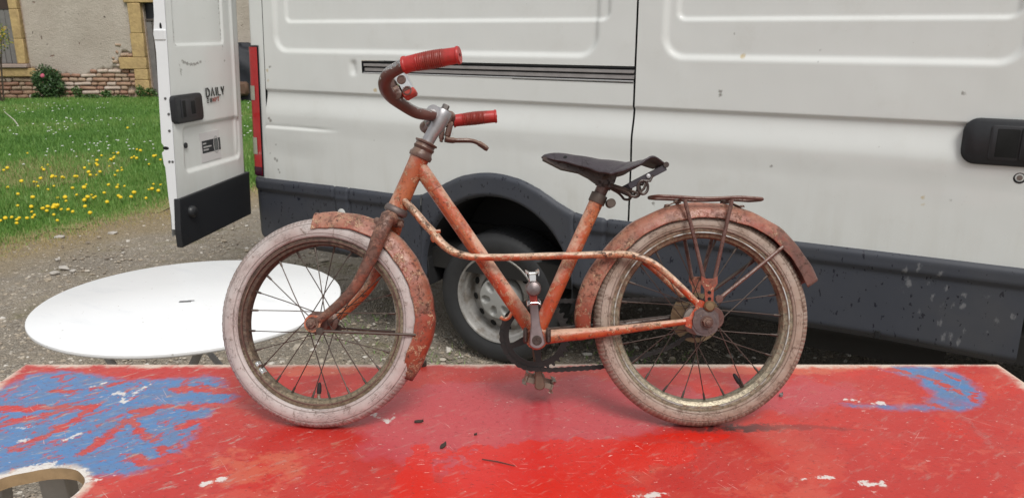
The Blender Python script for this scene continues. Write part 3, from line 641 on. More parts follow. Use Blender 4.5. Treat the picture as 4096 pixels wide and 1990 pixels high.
for i in range(NL):
    a = math.atan2(Y[i + 1] - Y[i], X[i + 1] - X[i])
    if i == 0: o = ch; o.location = (X[0], Y[0], -.035); o.rotation_euler = (0, 0, a); base = Matrix.Translation((X[0], Y[0], -.035)) @ Matrix.Rotation(a, 4, 'Z'); inv = base.inverted(); continue
    if i == 1: o = alt
    else:
        o = (alt if i % 2 else ch).copy(); o.name = 'chain_link'; COL.objects.link(o)
    o.parent = ch; o.matrix_local = inv @ Matrix.Translation((X[i], Y[i], -.035)) @ Matrix.Rotation(a, 4, 'Z')
sp = MB().lathe([(.012, -.0012), (.0335, -.0012), (.0335, .0012), (.012, .0012)], C2, (0, 0, 1), 36, closed=True).build('sprocket', M['oily'], bike)

# ================================================================== PAINTED TABLE BOARD
def table_mat():
    n = Nodes('layered_table_paint'); A = n.attr
    n1 = n.noise(9, 7, .65); n2 = n.noise(38, 6, .7, dist=.3); nd = n.noise(16, 6, .65, n.map((1, 2.6, 1), rot=(0, 0, R(-28)))); n3 = n.noise(120, 4, .65); nb = n.noise(3.2, 4, .6)
    j = lambda f, k: n.math('MULTIPLY', n.math('SUBTRACT', f, .5), k)
    red = n.mix(n.step(n1, .36, .62), (.58, .026, .017), (.50, .040, .032)); red = n.mix(n.math('MULTIPLY', n.step(nb, .47, .64), .55), red, (.56, .085, .055))
    coat = n.noise(4.2, 7, .62, dist=.5); red = n.mix(n.math('MULTIPLY', n.step(coat, .50, .515), .75), red, (.50, .028, .022)); red = n.mix(n.math('MULTIPLY', n.step(n.noise(5.6, 8, .68, n.map((1, 1.5, 1), loc=(3, 1, 0))), .575, .60), .55), red, (.60, .095, .065))
    pink = n.math('ADD', n.math('MULTIPLY', A('pink'), .35), n.math('ADD', n.math('MULTIPLY', n1, .45), n.math('MULTIPLY', nb, .3))); c = n.mix(n.math('MULTIPLY', n.step(pink, .53, .63), .72), red, (.52, .075, .094))
    c = n.mix(n.math('MULTIPLY', n.step(n.math('ADD', A('fresh'), n.math('ADD', j(n2, .9), j(n1, 1.1))), .47, .56), .85), c, (.66, .018, .008))
    c = n.mix(n.math('MULTIPLY', n.step(n.math('ADD', A('coral'), n.math('ADD', j(n1, 1.3), j(n2, .6))), .56, .70), .5), c, (.64, .17, .09))
    c = n.mix(n.math('MULTIPLY', n.math('MULTIPLY', n.step(nd, .60, .68), n.step(nb, .50, .64)), .55), c, (.50, .24, .15))
    bl = n.step(n.math('ADD', A('blue'), n.math('ADD', j(n2, .045), j(n1, .06))), .006, -.020)
    blue = n.mix(n.step(nd, .40, .62), (.065, .20, .45), (.12, .17, .31)); blue = n.mix(n.math('MULTIPLY', n2, .5), blue, (.12, .28, .52)); bl = n.math('MULTIPLY', bl, n.math('SUBTRACT', 1., n.math('MULTIPLY', A('bluefade'), n.step(n.noise(13, 7, .7), .38, .62)))); c = n.mix(bl, c, blue)
    rs = n.step(n.math('ADD', A('smear'), n.math('ADD', j(n2, .070), n.math('ADD', j(nd, .022), j(n1, .030)))), .004, -.004); c = n.mix(n.math('MULTIPLY', rs, n.step(nd, .74, .52)), c, n.mix(n.step(n1, .4, .6), (.58, .038, .032), (.47, .085, .075)))
    rv = n.math('MULTIPLY', n.step(n.noise(26, 7, .7, n.map((1.8, 1, 1), rot=(0, 0, R(35))), dist=.8), .545, .60), A('leftside')); c = n.mix(n.math('MULTIPLY', rv, .85), c, (.50, .055, .050))
    wd = n.math('MULTIPLY', n.step(n.noise(20, 7, .7, n.map((1, 3.5, 1), rot=(0, 0, R(-38)))), .555, .66), A('worn')); c = n.mix(n.math('MULTIPLY', wd, .75), c, (.42, .36, .31))
    ed = n.step(n.math('ADD', A('edge'), n.math('ADD', j(n1, .075), j(n2, .03))), .030, .006); c = n.mix(n.math('MULTIPLY', ed, .9), c, n.mix(n2, (.72, .66, .58), (.66, .52, .40)))
    wp = n.step(n.math('ADD', A('white'), n.math('ADD', n.math('ADD', j(n2, .045), j(n3, .020)), j(nd, .020))), .001, -.004); c = n.mix(n.math('MULTIPLY', wp, .9), c, (.74, .70, .66))
    for rot, sc, lo, amt in ((57, (2.0, 60, 1), .735, .7), (46, (1.5, 75, 1), .74, .7), (2, (2.2, 60, 1), .725, .7), (-52, (1.8, 80, 1), .745, .6)):
        s_ = n.noise(5.5, 3, .55, n.map(sc, rot=(0, 0, R(rot)), loc=(rot, .3 * rot, 0))); c = n.mix(n.math('MULTIPLY', n.math('MULTIPLY', n.step(s_, lo - .05, lo - .015), n.step(n.noise(7, 3), .45, .62)), amt), c, (.80, .55, .50))
    fl = n.step(n.noise(70, 4, .6, n.map((1, 2, 1)), dist=.5), .675, .70); c = n.mix(n.math('MULTIPLY', fl, .7), c, (.78, .60, .55))
    dk = n.step(n.math('ADD', A('scrape'), n.math('ADD', j(n2, .05), j(n3, .02))), .004, -.008); c = n.mix(n.math('MULTIPLY', dk, n.math('ADD', .35, n.math('MULTIPLY', A('scrapecore'), .6))), c, (.05, .028, .026))
    sp = n.step(n.noise(80, 6, .75, n.map((1, 2.2, 1))), .585, .64); c = n.mix(n.math('MULTIPLY', sp, .6), c, (.34, .018, .015))
    c = n.mix(n.math('MULTIPLY', n.step(n.noise(150, 4, .65), .645, .68), .6), c, (.16, .05, .045))
    h = n.math('ADD', n.math('ADD', n.math('MULTIPLY', n2, .5), n.math('MULTIPLY', rs, .5)), n.math('ADD', n.math('MULTIPLY', n3, .15), n.math('MULTIPLY', sp, .3)))
    ro = n.math('ADD', .22, n.math('ADD', n.math('MULTIPLY', n1, .16), n.math('MULTIPLY', ed, .3)))
    return n.done(c, ro, n.bump(h, .0009))
TX, TY0, TY1 = 1.139, .86, 1.706; TCY = 1.28
HOLE = [(-.877, 1.180), (-.873, 1.205), (-.866, 1.222), (-.852, 1.236), (-.829, 1.246), (-.800, 1.249), (-.774, 1.243), (-.757, 1.230), (-.740, 1.210), (-.733, 1.184), (-.735, 1.160), (-.742, 1.138), (-.757, 1.118), (-.780, 1.104), (-.810, 1.098), (-.840, 1.103), (-.864, 1.122), (-.875, 1.150)]
HOLE = [(-.902, 1.185), (-.893, 1.207), (-.878, 1.224)] + HOLE[3:14] + [(-.820, 1.090), (-.862, 1.100), (-.890, 1.125), (-.902, 1.155)]
HOLE = [tuple(p[:2]) for p in smooth_path([(x, y, 0) for x, y in HOLE + HOLE[:1]], 4)][:-1]
gx = np.linspace(-TX, TX, 381); gy = np.linspace(TY0, TY1, 146); X, Y = np.meshgrid(gx, gy, indexing='ij')
sdh = poly_sdf(X, Y, HOLE)
H2 = np.array(HOLE); px, py = X.copy(), Y.copy(); near = np.abs(sdh) < .0042
for i, k in zip(*np.where(near)):
    d0 = H2 - (X[i, k], Y[i, k]); q = np.argmin((d0 ** 2).sum(1)); best = None
    for a, b in ((H2[q - 1], H2[q]), (H2[q], H2[(q + 1) % len(H2)])):
        e = b - a; t = np.clip(((X[i, k], Y[i, k]) - a) @ e / (e @ e), 0, 1); c = a + t * e
        if best is None or np.hypot(*(c - (X[i, k], Y[i, k]))) < np.hypot(*(best - (X[i, k], Y[i, k]))): best = c
    px[i, k], py[i, k] = best
inside = (sdh < 0) & ~near; keep = ~(inside[:-1, :-1] | inside[1:, :-1] | inside[1:, 1:] | inside[:-1, 1:])
cx_ = (px[:-1, :-1] + px[1:, 1:]) / 2; cy_ = (py[:-1, :-1] + py[1:, 1:]) / 2; keep &= poly_sdf(cx_, cy_, HOLE) > -.0006
Z = .0012 * np.sin(X * 4.1 + 1) * np.sin(Y * 5.3)
edge = np.minimum(np.minimum(TX - np.abs(X), TY1 - Y), np.minimum(Y - TY0, np.maximum(sdh, 0) * 1.5))
Z = Z - .004 * (1 - sm(np.minimum(TX - np.abs(X), TY1 - Y), 0, .006))
BLUEL = [(-1.113, 1.56), (-1.100, 1.645), (-1.073, 1.668), (-.981, 1.660), (-.879, 1.626), (-.791, 1.624), (-.69, 1.645), (-.640, 1.615), (-.585, 1.535), (-.612, 1.43), (-.605, 1.347), (-.616, 1.276), (-.656, 1.229), (-.716, 1.218), (-.744, 1.21), (-.771, 1.18), (-.90, 1.10), (-1.09, 1.12)]
blue = poly_sdf(X, Y, BLUEL)
blue = np.minimum(blue, poly_sdf(X, Y, [(.832, 1.703), (.96, 1.700), (1.018, 1.665), (1.021, 1.605), (1.007, 1.527), (.968, 1.483), (.923, 1.461), (.80, 1.473), (.69, 1.486), (.68, 1.500), (.78, 1.503), (.847, 1.505), (.895, 1.535), (.906, 1.560), (.890, 1.622)]))
smear = np.full(X.shape, 9.)
for wdt, pts in ((.016, [(-1.12, 1.470), (-1.055, 1.477), (-.998, 1.477), (-.927, 1.491), (-.870, 1.484)]), (.014, [(-1.02, 1.395), (-.985, 1.425), (-.938, 1.455), (-.896, 1.486)]),
                 (.013, [(-.930, 1.315), (-.905, 1.345), (-.892, 1.37), (-.880, 1.42), (-.870, 1.47)]), (.013, [(-.80, 1.292), (-.786, 1.33), (-.774, 1.38), (-.768, 1.44), (-.74, 1.47)]),
                 (.015, [(-.775, 1.470), (-.72, 1.486), (-.655, 1.488), (-.59, 1.49), (-.52, 1.485)]), (.011, [(-.766, 1.434), (-.725, 1.39), (-.68, 1.347), (-.645, 1.308), (-.612, 1.282)]),
                 (.015, [(-.688, 1.285), (-.664, 1.263), (-.640, 1.268), (-.632, 1.285)]), (.004, [(-.636, 1.318), (-.622, 1.36), (-.618, 1.40), (-.614, 1.43)]), (.016, [(-.74, 1.565), (-.69, 1.575), (-.63, 1.565), (-.57, 1.57)]),
                 (.005, [(-1.0, 1.555), (-.95, 1.56), (-.90, 1.58), (-.86, 1.605)]), (.004, [(-.83, 1.36), (-.82, 1.39), (-.80, 1.43)]), (.010, [(-.66, 1.40), (-.62, 1.43), (-.60, 1.40)]), (.006, [(-1.1, 1.40), (-1.06, 1.42)]),
                 (.013, [(.85, 1.695), (.90, 1.655), (.945, 1.61), (.965, 1.55)]), (.006, [(.975, 1.67), (.99, 1.62)]), (.009, [(.99, 1.545), (.975, 1.515)]), (.007, [(.94, 1.60), (.955, 1.56)]), (.014, [(.865, 1.503), (.885, 1.495)]), (.006, [(.895, 1.490), (.91, 1.42), (.905, 1.36), (.90, 1.33)])):
    smear = np.minimum(smear, seg_dist(X, Y, pts) - wdt * .78)
white = np.full(X.shape, 9.)
for wdt, pts in ((.005, [(-.853, 1.345), (-.843, 1.362), (-.836, 1.374)]), (.0045, [(-.812, 1.513), (-.810, 1.56), (-.795, 1.597)]), (.004, [(-.812, 1.505), (-.83, 1.54), (-.845, 1.55)]), (.004, [(-.925, 1.575), (-.900, 1.60)]), (.003, [(-.864, 1.504), (-.85, 1.561)]),
                 (.004, [(-.985, 1.394), (-.949, 1.402)]), (.004, [(-.936, 1.345), (-.924, 1.35)]), (.005, [(-.735, 1.212), (-.715, 1.214)]), (.008, [(-.90, 1.215), (-.83, 1.25), (-.765, 1.242), (-.735, 1.205)]), (.010, [(-.735, 1.17), (-.74, 1.13), (-.75, 1.10)]), (.010, [(-.87, 1.245), (-.83, 1.262)]),
                 (.004, [(.507, 1.214), (.53, 1.218), (.558, 1.220)]), (.008, [(.60, 1.202), (.635, 1.198)]), (.006, [(.205, 1.160), (.255, 1.166)]), (.003, [(.705, 1.518), (.74, 1.521), (.768, 1.500)]), (.006, [(.755, 1.503), (.775, 1.505)]), (.004, [(-.29, 1.46), (-.27, 1.44), (-.245, 1.42)]), (.002, [(-.24, 1.455), (-.238, 1.435)]), (.006, [(-.53, 1.20), (-.50, 1.215)])):
    white = np.minimum(white, seg_dist(X, Y, pts) - wdt)
scrape = seg_dist(X, Y, [(.275, 1.408), (.361, 1.390), (.435, 1.395), (.507, 1.397), (.597, 1.400), (.69, 1.388)]) - np.interp(X, [.25, .36, .5, .7], [.004, .012, .016, .002])
core = np.exp(-((X - .42) / .10) ** 2)
el = lambda cx, cy, rx, ry: np.exp(-(((X - cx) / rx) ** 2 + ((Y - cy) / ry) ** 2))
pink = np.clip(el(-.02, 1.42, .30, .16) + el(.10, 1.50, .35, .12) + .8 * el(.62, 1.55, .18, .12) + .5 * el(-.1, 1.25, .2, .12), 0, 1)
fresh = np.clip(el(.02, 1.16, .22, .13) + el(.16, 1.30, .22, .055) + .8 * el(.36, 1.36, .08, .018) + .7 * el(-.55, 1.30, .10, .10) * 0 + .8 * el(-.17, 1.20, .025, .15), 0, 1)
coral = np.clip(el(.6, 1.68, .35, .05) + .9 * el(-.45, 1.67, .2, .04) + .7 * el(-.45, 1.25, .22, .14) + .15 * el(.7, 1.3, .3, .2), 0, 1)
bluefade = sm(X, .55, .65) * sm(Y, 1.54, 1.49) * sm(X, 1.0, .93) * .75; leftside = sm(X, -.45, -.62) * sm(Y, 1.12, 1.25); worn = np.clip(sm(X, -.35, -.7) * .9 + .35, 0, 1)
V = np.stack([px, py - TCY, Z], -1).reshape(-1, 3); V, F, at = compact(V, grid_faces(381, 146, keep), {k: q.ravel() for k, q in dict(blue=blue, smear=smear, white=white, scrape=scrape, scrapecore=core, pink=pink, fresh=fresh, coral=coral, leftside=leftside, bluefade=bluefade, worn=worn, edge=edge).items()})
tb = empty('painted_table', (0, TCY, TABLE_Z)); tag(tb, 'long board table top covered in worn red and blue paint under the bicycle', 'table')
big_mesh('table_top', V, F, table_mat(), tb, True, at)
wood = plain('raw_board_edge', (.36, .24, .13), .75, 0, .35, 40, .001)
b = MB(); r = [(-TX, TY0), (TX, TY0), (TX, TY1), (-TX, TY1)]; th = .022
for i in range(4):
    (x0, y0), (x1, y1) = r[i], r[(i + 1) % 4]; b.add([(x0, y0 - TCY, -.004), (x1, y1 - TCY, -.004), (x1, y1 - TCY, -th), (x0, y0 - TCY, -th)], [(0, 1, 2, 3)])
nh = len(HOLE); b.add([(x, y - TCY, 0) for x, y in HOLE] + [(x, y - TCY, -th) for x, y in HOLE], [(i, (i + 1) % nh, nh + (i + 1) % nh, nh + i) for i in range(nh)])
b.build('board_edge', wood, tb)
Vb = np.stack([px, py - TCY, np.full_like(px, -th)], -1).reshape(-1, 3); Vb, Fb, _ = compact(Vb, grid_faces(381, 146, keep, True)); big_mesh('board_underside', Vb, Fb, wood, tb)
GZ = -.05
grey_wood = plain('grey_painted_wood', (.46, .43, .40), .7, 0, .2, 25, .0008)
def trestle(x, label):
    t = empty('trestle', (x, 1.27, GZ)); tag(t, label, 'trestle', 'trestles under the painted table'); h = TABLE_Z - th - GZ; m = 1 if x < 0 else -1
    MB().box((0, 0, h - .036), (.06, .72, .07), None, .003).build('top_rail', grey_wood, t)
    for yy in (.235, -.30):
        for q in (1, -1): MB().box((.085 * q * m, yy, (h - .01) / 2), (.060, .040, h - .01), Matrix.Rotation(R(-3.5 * q * m), 3, 'Y'), .003).build('leg', grey_wood, t)
    MB().box((0, -.03, .22), (.05, .5, .02), None, .002).build('stretcher', grey_wood, t)
trestle(-1.05, 'grey wooden trestle seen through the cut-out in the painted board'); trestle(1.02, 'grey wooden trestle under the right end of the painted board')

# small litter on the table
bark = plain('bark_flake', (.045, .032, .025), .85, 0, .5, 120, .001)
def flake(x, y, a, l, wd, label, m=bark, hgt=.003, cat='bark flake'):
    o = []; rg = random.Random(int(x * 1e4))
    for t in np.linspace(0, 2 * math.pi, 9)[:-1]: o.append((l * math.cos(t) * rg.uniform(.75, 1.1), wd * math.sin(t) * rg.uniform(.7, 1.15), 0))
    b = MB().prism(o, (0, 0, 0), (0, 0, hgt)); b.v[len(o)] = (b.v[len(o)][0], b.v[len(o)][1], hgt * 1.9); ob = b.build(cat.replace(' ', '_'), m, None, False); ob.location = (x, y, TABLE_Z + .0014); ob.rotation_euler = (R(4), R(-3), a); tag(ob, label, cat)
flake(-.186, 1.417, .1, .010, .0045, 'dark bark flake on the red paint just right of the front tyre')
flake(-.129, 1.323, 1.1, .010, .0045, 'brown flake lying between the two wheels near the table middle')
flake(-.070, 1.366, .4, .004, .002, 'tiny dark crumb on the red paint below the pedals')
flake(.572, 1.534, .4, .005, .004, 'small grey pebble on the table right of the rear tyre', plain('grey_pebble', (.2, .19, .18), .8), .005, 'pebble')
flake(-.206, 1.690, .2, .009, .006, 'dark lump of dirt at the far edge of the table behind the front mudguard', bark, .009, 'dirt lump')
tw_ = MB().tube([(-.030, 0, .0014), (.0, .001, .002), (.034, -.001, .0014)], [.0010, .0013, .0007], 6).build('twig', M['rackrust']); tw_.location = (-.026, 1.265, TABLE_Z + .001); tw_.rotation_euler = (0, 0, R(-20)); tag(tw_, 'thin brown twig lying on the red table in the foreground', 'twig')

# ================================================================== WHITE GARDEN TABLE
wl = Nodes('white_lacquer'); f_ = wl.noise(5, 7, .7, wl.map((1, 3, 1), rot=(0, 0, .5))); wt_m = wl.done(wl.mix(wl.math('MULTIPLY', wl.step(f_, .52, .72), .5), wl.mix(wl.step(wl.noise(60, 4), .68, .72), (.86, .87, .88), (.55, .54, .52)), (.74, .76, .79)), .34, wl.bump(f_, .001)); grey_leg = plain('grey_steel_leg', (.38, .38, .39), .5, .3, .1, 30)
WC = (-.963, 2.248); wt = empty('garden_table', (*WC, GZ)); tag(wt, 'round white folding garden table standing on the gravel by the open van door', 'table'); th_ = .72 - GZ
MB().lathe([(.410, -.015), (.417, -.015), (.4205, -.012), (.4220, -.008), (.4210, -.003), (.417, 0), (0, .0)], (0, 0, th_), (0, 0, 1), 96).build('table_top', wt_m, wt).scale = (1.04, 1, 1)
MB().box((-.012, -.022, th_ + .0006), (.034, .012, .0012), Matrix.Rotation(R(8), 3, 'Z'), 0).build('parasol_slot', plain('slot_grey', (.12, .12, .12), .6), wt)
MB().box((.004, -.017, th_ + .0018), (.018, .004, .0012), Matrix.Rotation(R(8), 3, 'Z'), 0).build('slot_edge', M['alloy'], wt)
for i, (a0, b0) in enumerate((((-.16, -.26), (.24, -.30)), ((.13, -.26), (-.26, -.30)), ((-.22, .22), (.26, .26)), ((.22, .22), (-.26, .26)))):
    MB().tube([(a0[0], a0[1], th_ - .03), (b0[0], b0[1], 0)], .0115, 10, flat=((0, 1, 0), .6)).build('leg', grey_leg if i < 3 else wt_m, wt)
for y in (-.26, .22): MB().tube([(-.26, y, th_ - .034), (.26, y, th_ - .034)], .009, 8).build('cross_bar', grey_leg, wt)

# ================================================================== VAN
# local axes: x along the side towards the rear, y out of the near side, z up; origin under the rear wheel arch
van = empty('delivery_van', (0, 3.42, 0), R(151.1)); tag(van, 'white delivery van with charcoal lower cladding and its rear door swung wide open', 'van')
def van_paint():
    n = Nodes('white_van_paint'); base = n.mix(n.noise(1.3, 3), (.665, .68, .662), (.71, .725, .708)); d = n.math('ADD', n.attr('mark'), n.math('MULTIPLY', n.math('SUBTRACT', n.noise(70, 6, .7), .5), .02))
    c = n.mix(n.math('MULTIPLY', n.step(d, .003, -.004), .75), base, (.16, .15, .13))
    st = n.math('ADD', n.attr('stain'), n.math('MULTIPLY', n.math('SUBTRACT', n.noise(60, 5), .5), .02)); c = n.mix(n.math('MULTIPLY', n.step(st, .004, -.006), .8), c, (.52, .40, .20))
    c = n.mix(n.math('MULTIPLY', n.step(n.noise(120, 3, .6), .73, .77), .5), c, (.25, .23, .20)); c = n.mix(n.math('MULTIPLY', n.step(n.noise(5, 6, .7), .52, .75), .16), c, (.44, .42, .36))
    sz = n.new('ShaderNodeSeparateXYZ'); n.put(sz.inputs[0], n.o); gr = n.math('MULTIPLY', n.step(n.noise(9, 6, .7, n.map((1, 1, .12))), .42, .70), n.math('ADD', .03, n.math('MULTIPLY', n.step(sz.outputs[2], 1.05, .72), .12))); c = n.mix(gr, c, (.40, .365, .29))
    return n.done(c, n.math('ADD', .20, n.math('MULTIPLY', n.noise(6, 5, .7), .24)), n.bump(n.noise(2.5, 2), .008), Coat_Weight=.3)
VP = van_paint()
def clad_mat():
    n = Nodes('charcoal_plastic'); f = n.noise(7, 4); c = n.mix(f, (.036, .041, .055), (.050, .055, .070))
    wet = n.math('MULTIPLY', n.step(n.noise(62, 3, .55, n.map((1, 1, .55)), dist=.2), .635, .66), .8); c = n.mix(wet, c, (.010, .011, .020))
    sp = n.step(n.math('ADD', n.attr('splash'), n.math('MULTIPLY', n.math('SUBTRACT', n.noise(45, 5, .65, n.map((1, 1, .5))), .5), .055)), .002, -.008); c = n.mix(n.math('MULTIPLY', sp, .55), c, (.26, .26, .27))
    dust = n.step(n.noise(3, 5, .6), .4, .8); c = n.mix(n.math('MULTIPLY', dust, .25), c, (.10, .095, .085))
    return n.done(c, n.math('SUBTRACT', .55, n.math('MULTIPLY', wet, .35)), n.bump(n.noise(400, 2), .0004))
CP = clad_mat(); BP = plain('black_plastic', (.016, .017, .020), .42, 0, .25, 60, .0003); UB = plain('dark_underbody', (.014, .013, .012), .85, 0, .4, 10)
LINER = plain('arch_liner', (.010, .010, .011), .8, 0, .3, 20)
ARC, ARZ, ARR = .086, .395, .385
CT = np.array([(-2.2, .745), (-.60, .745), (-.477, .746), (-.40, .747), (-.34, .751), (-.294, .763), (-.218, .797), (-.14, .838), (-.063, .868), (.0, .882), (.056, .888), (.11, .888), (.163, .883), (.22, .871), (.275, .853), (.37, .807), (.43, .775), (.48, .755), (.54, .745), (.62, .742), (1.0, .745), (1.7, .742)])
from numpy import interp
cts = np.array(smooth_path([(a, b, 0) for a, b in CT], 6)); cladtop = lambda s: interp(s, cts[:, 0], cts[:, 1])
def shear(s, h): return s - .054 * np.clip(h - .747, 0, 3) * sm(s, 1.0, 1.42)
def inset(S, Hh, s0, s1, h0, r, w_):
    """smooth 0..1 ramp from the border of a rounded opening inwards, over width w_"""
    cx, cz, bx, bz = (s0 + s1) / 2, (h0 + 2.33) / 2, (s1 - s0) / 2, (2.33 - h0) / 2
    qx, qz = np.abs(S - cx) - bx + r, np.abs(Hh - cz) - bz + r
    d = np.hypot(np.maximum(qx, 0), np.maximum(qz, 0)) + np.minimum(np.maximum(qx, qz), 0) - r
    return sm(-d, 0, w_)
def relief(S, Hh, o, i_):
    d = -.013 * inset(S, Hh, *o, .09, .026) - .011 * inset(S, Hh, *i_, .035, .014)
    cove = sm(Hh, 1.203, 1.198) * (-.010 + .019 * sm(Hh, 1.19, 1.075) - .004 * sm(Hh, 1.075, .98)); d = d + cove
    return d - .006 * np.exp(-((Hh - 1.2015) / .0035) ** 2)
HZ = np.r_[np.linspace(.70, 1.297, 101), np.linspace(1.303, 1.357, 10), np.linspace(1.363, 1.74, 64), np.linspace(1.79, 2.42, 14)]
MARKS = [(-1.223, 1.432, .004), (-1.221, 1.391, .003), (-1.096, 1.015, .006), (-1.679, 1.301, .007), (-1.686, .948, .004), (-.652, .831, .006), (-.655, .822, .004), (-.888, 1.279, .007), (-.888, 1.266, .008), (-.922, 1.486, .003), (-.451, 1.359, .005), (1.435, 1.319, .007), (1.425, 1.319, .004), (1.445, 1.06, .009), (1.435, 1.05, .009), (1.402, .925, .006), (1.417, .851, .009), (1.404, .845, .008), (1.396, .795, .006), (1.39, .78, .006), (1.452, .88, .005), (.75, .99, .003), (-.80, 1.21, .003), (-1.32, .90, .003), (-1.45, 1.11, .003), (-.4, 1.12, .003), (.3, 1.05, .003)]
STAINS = [(-.96, 1.408, .010), (-1.605, .95, .006), (-1.607, .925, .005), (1.452, 1.30, .008), (1.448, 1.25, .006), (.735, 1.228, .010)]
def marks(S, Hh, L):
    d = np.full(S.shape, 9.)
    for a, b, r in L: d = np.minimum(d, np.hypot(S - a, Hh - b) - r)
    return d
def side_panel(name, s0, s1, ns, o, i_, holes, parent, dent=False):
    sx = np.unique(np.r_[np.linspace(s0, s1, ns), [q for q in holes[:2] if q is not None]]) if holes else np.linspace(s0, s1, ns)
    S, Hh = np.meshgrid(sx, HZ, indexing='ij'); d = relief(S, Hh, o, i_)
    d = d - .0015 * np.sin(S * 2.1) * np.sin(Hh * 3.3)
    if dent:
        d = d + .010 * sm(S, .92, 1.25) * sm(Hh, 1.026, 1.018) * sm(Hh, .86, 1.0) - .007 * sm(S, .95, 1.15) * np.exp(-((Hh - 1.022) / .006) ** 2) - .012 * np.exp(-((S - .86) / .016) ** 2) * np.exp(-((Hh - 1.327) / .030) ** 4)
    keep = None
    a, b = S[:-1, :-1], S[1:, 1:]; u, v = Hh[:-1, :-1], Hh[1:, 1:]; cs, chh = (a + b) / 2, (u + v) / 2
    keep = np.hypot(cs - ARC, chh - ARZ) > ARR + .02; keep &= ~((chh < .80) & (np.abs(cs - ARC) < ARR) & (np.hypot(cs - ARC, chh - ARZ) < ARR + .03))
    if holes: keep &= ~((cs > holes[0]) & (cs < holes[1]) & (chh > 1.300) & (chh < 1.360))
    V = np.stack([shear(S, Hh), d, Hh], -1).reshape(-1, 3); V, F, at = compact(V, grid_faces(len(sx), len(HZ), keep, True), dict(mark=marks(S, Hh, MARKS).ravel(), stain=marks(S, Hh, STAINS).ravel()))
    return big_mesh(name, V, F, VP, parent, True, at)
side_panel('side_panel', -.545, 1.466, 260, (-.395, 1.402, 1.388), (-.440, 1.325, 1.532), (-.5451, .808), van, True)
sdoor = side_panel('sliding_door', -1.940, -.553, 190, (-1.845, -.650, 1.388), (-1.808, -.700, 1.532), None, van)
S, Hh = np.meshgrid(np.linspace(-2.75, -1.948, 60), HZ, indexing='ij'); d = relief(S, Hh, (-2.0, -1.99, 2.2), (-2.0, -1.99, 2.2))
big_mesh('cab_door', np.stack([S, d, Hh], -1).reshape(-1, 3), grid_faces(60, len(HZ), None, True), VP, van, True, dict(mark=np.full(S.size, 9.), stain=np.full(S.size, 9.)))
# shadow gap backing behind the panels, shell, floor
for x_, w_ in ((-.549, .05), (-1.944, .05), (1.42, .12)): MB().box((x_, -.030, 1.55), (w_, .012, 1.72)).build('gap_seal', BP, van, False)
sh = MB()
sh.box((-.6, -1.02, 2.45), (4.3, 2.04, .06)).box((-.6, -2.03, 1.50), (4.3, .03, 1.9)).box((-2.72, -1.02, 1.4), (.04, 2.0, 2.0)).box((1.53, -1.55, 1.55), (.04, .96, 1.7))
sh.build('body_shell', plain('shell_white', (.62, .62, .60), .5), van, False)
cab = MB(); cab.prism([(-2.74, -.02, .30), (-2.74, -.02, 2.40), (-3.15, -.06, 2.25), (-3.75, -.10, 1.40), (-4.35, -.12, 1.15), (-4.45, -.12, .35)], (0, 0, 0), (0, -1.95, 0)); cab.build('cab', plain('cab_white', (.66, .66, .64), .4), van, False)
ub = MB(); ub.box((-.6, -1.02, .52), (4.3, 1.36, .06)); ub.box((-.6, -.50, .44), (4.2, .9, .10)).box((-1.5, -.45, .36), (.5, .5, .2)).box((.1, -1.02, .30), (.12, 1.7, .12)).box((-1.2, -1.7, .30), (2.9, .12, .35))
ub.build('underbody', UB, van, False)
# sliding door rail let into the side
rl = MB(); rl.box((.1315, -.036, 1.3285), (1.353, .01, .060)).box((.1315, -.018, 1.3575), (1.353, .036, .003)).box((.1315, -.018, 1.2995), (1.353, .036, .003)).box((.807, -.018, 1.3285), (.004, .036, .060))
rl = rl.build('door_rail', BP, van, False); al = plain('rail_metal', (.40, .38, .375), .45, .7, .25, 20, .0004)
for z, hh, y in ((1.342, .014, -.008), (1.3205, .017, -.014), (1.3050, .006, -.003)): MB().box((.129, y, z), (1.345, .012, hh), None, .002).build('rail_strip', al if z > 1.31 else plain('rail_lip', (.5, .5, .5), .4, .5), rl, False)
# rounded rear corner and tail lamp
def corner(name, s_a, r_, y_back, z0, z1, mat, proud, nz=24, parent=van, taper=None, cap=True):
    prof = [(s_a, proud)] + [(1.548 + (r_ + proud) * math.sin(t) + 0, -r_ + (r_ + proud) * math.cos(t)) for t in np.linspace(0, math.pi / 2, 12)] + [(1.548 + r_ + proud, y_back)]
    V = []
    for k in range(nz):
        z = z0 + (z1 - z0) * k / (nz - 1)
        for x, y in prof: V.append((x - .054 * max(0, z - .747), y, z))
    n_ = len(prof); F = [(k * n_ + i, k * n_ + i + 1, (k + 1) * n_ + i + 1, (k + 1) * n_ + i) for k in range(nz - 1) for i in range(n_ - 1)]
    if cap:
        m_ = len(V)
        for z in (0, nz - 1): F.append(tuple(z * n_ + i for i in range(n_)))
    return mesh_obj(name, V, F, mat, parent)
cn = corner('corner_pillar', 1.4705, .03, -.13, .70, 2.42, VP, 0, 30); cn.data.attributes.new('mark', 'FLOAT', 'POINT').data.foreach_set('value', [9.] * len(cn.data.vertices)); cn.data.attributes.new('stain', 'FLOAT', 'POINT').data.foreach_set('value', [9.] * len(cn.data.vertices))
red = plain('red_lens', (.42, .010, .012), .16, 0, .2, 30, .0003, Coat_Weight=.5); lamp = corner('tail_lamp', 1.5075, .03, -.115, .756, 1.416, red, .010)
lamp.location = (0, 0, 0)
corner('lamp_gasket', 1.5020, .03, -.118, .750, 1.424, BP, .005, parent=lamp)
clear = plain('clear_lens', (.34, .35, .28), .25, 0, .15, 40)
for z0, z1 in ((1.150, 1.222), (.868, .955)): corner('clear_lens', 1.534, .03, -.100, z0, z1, clear, .0125, 6, lamp)
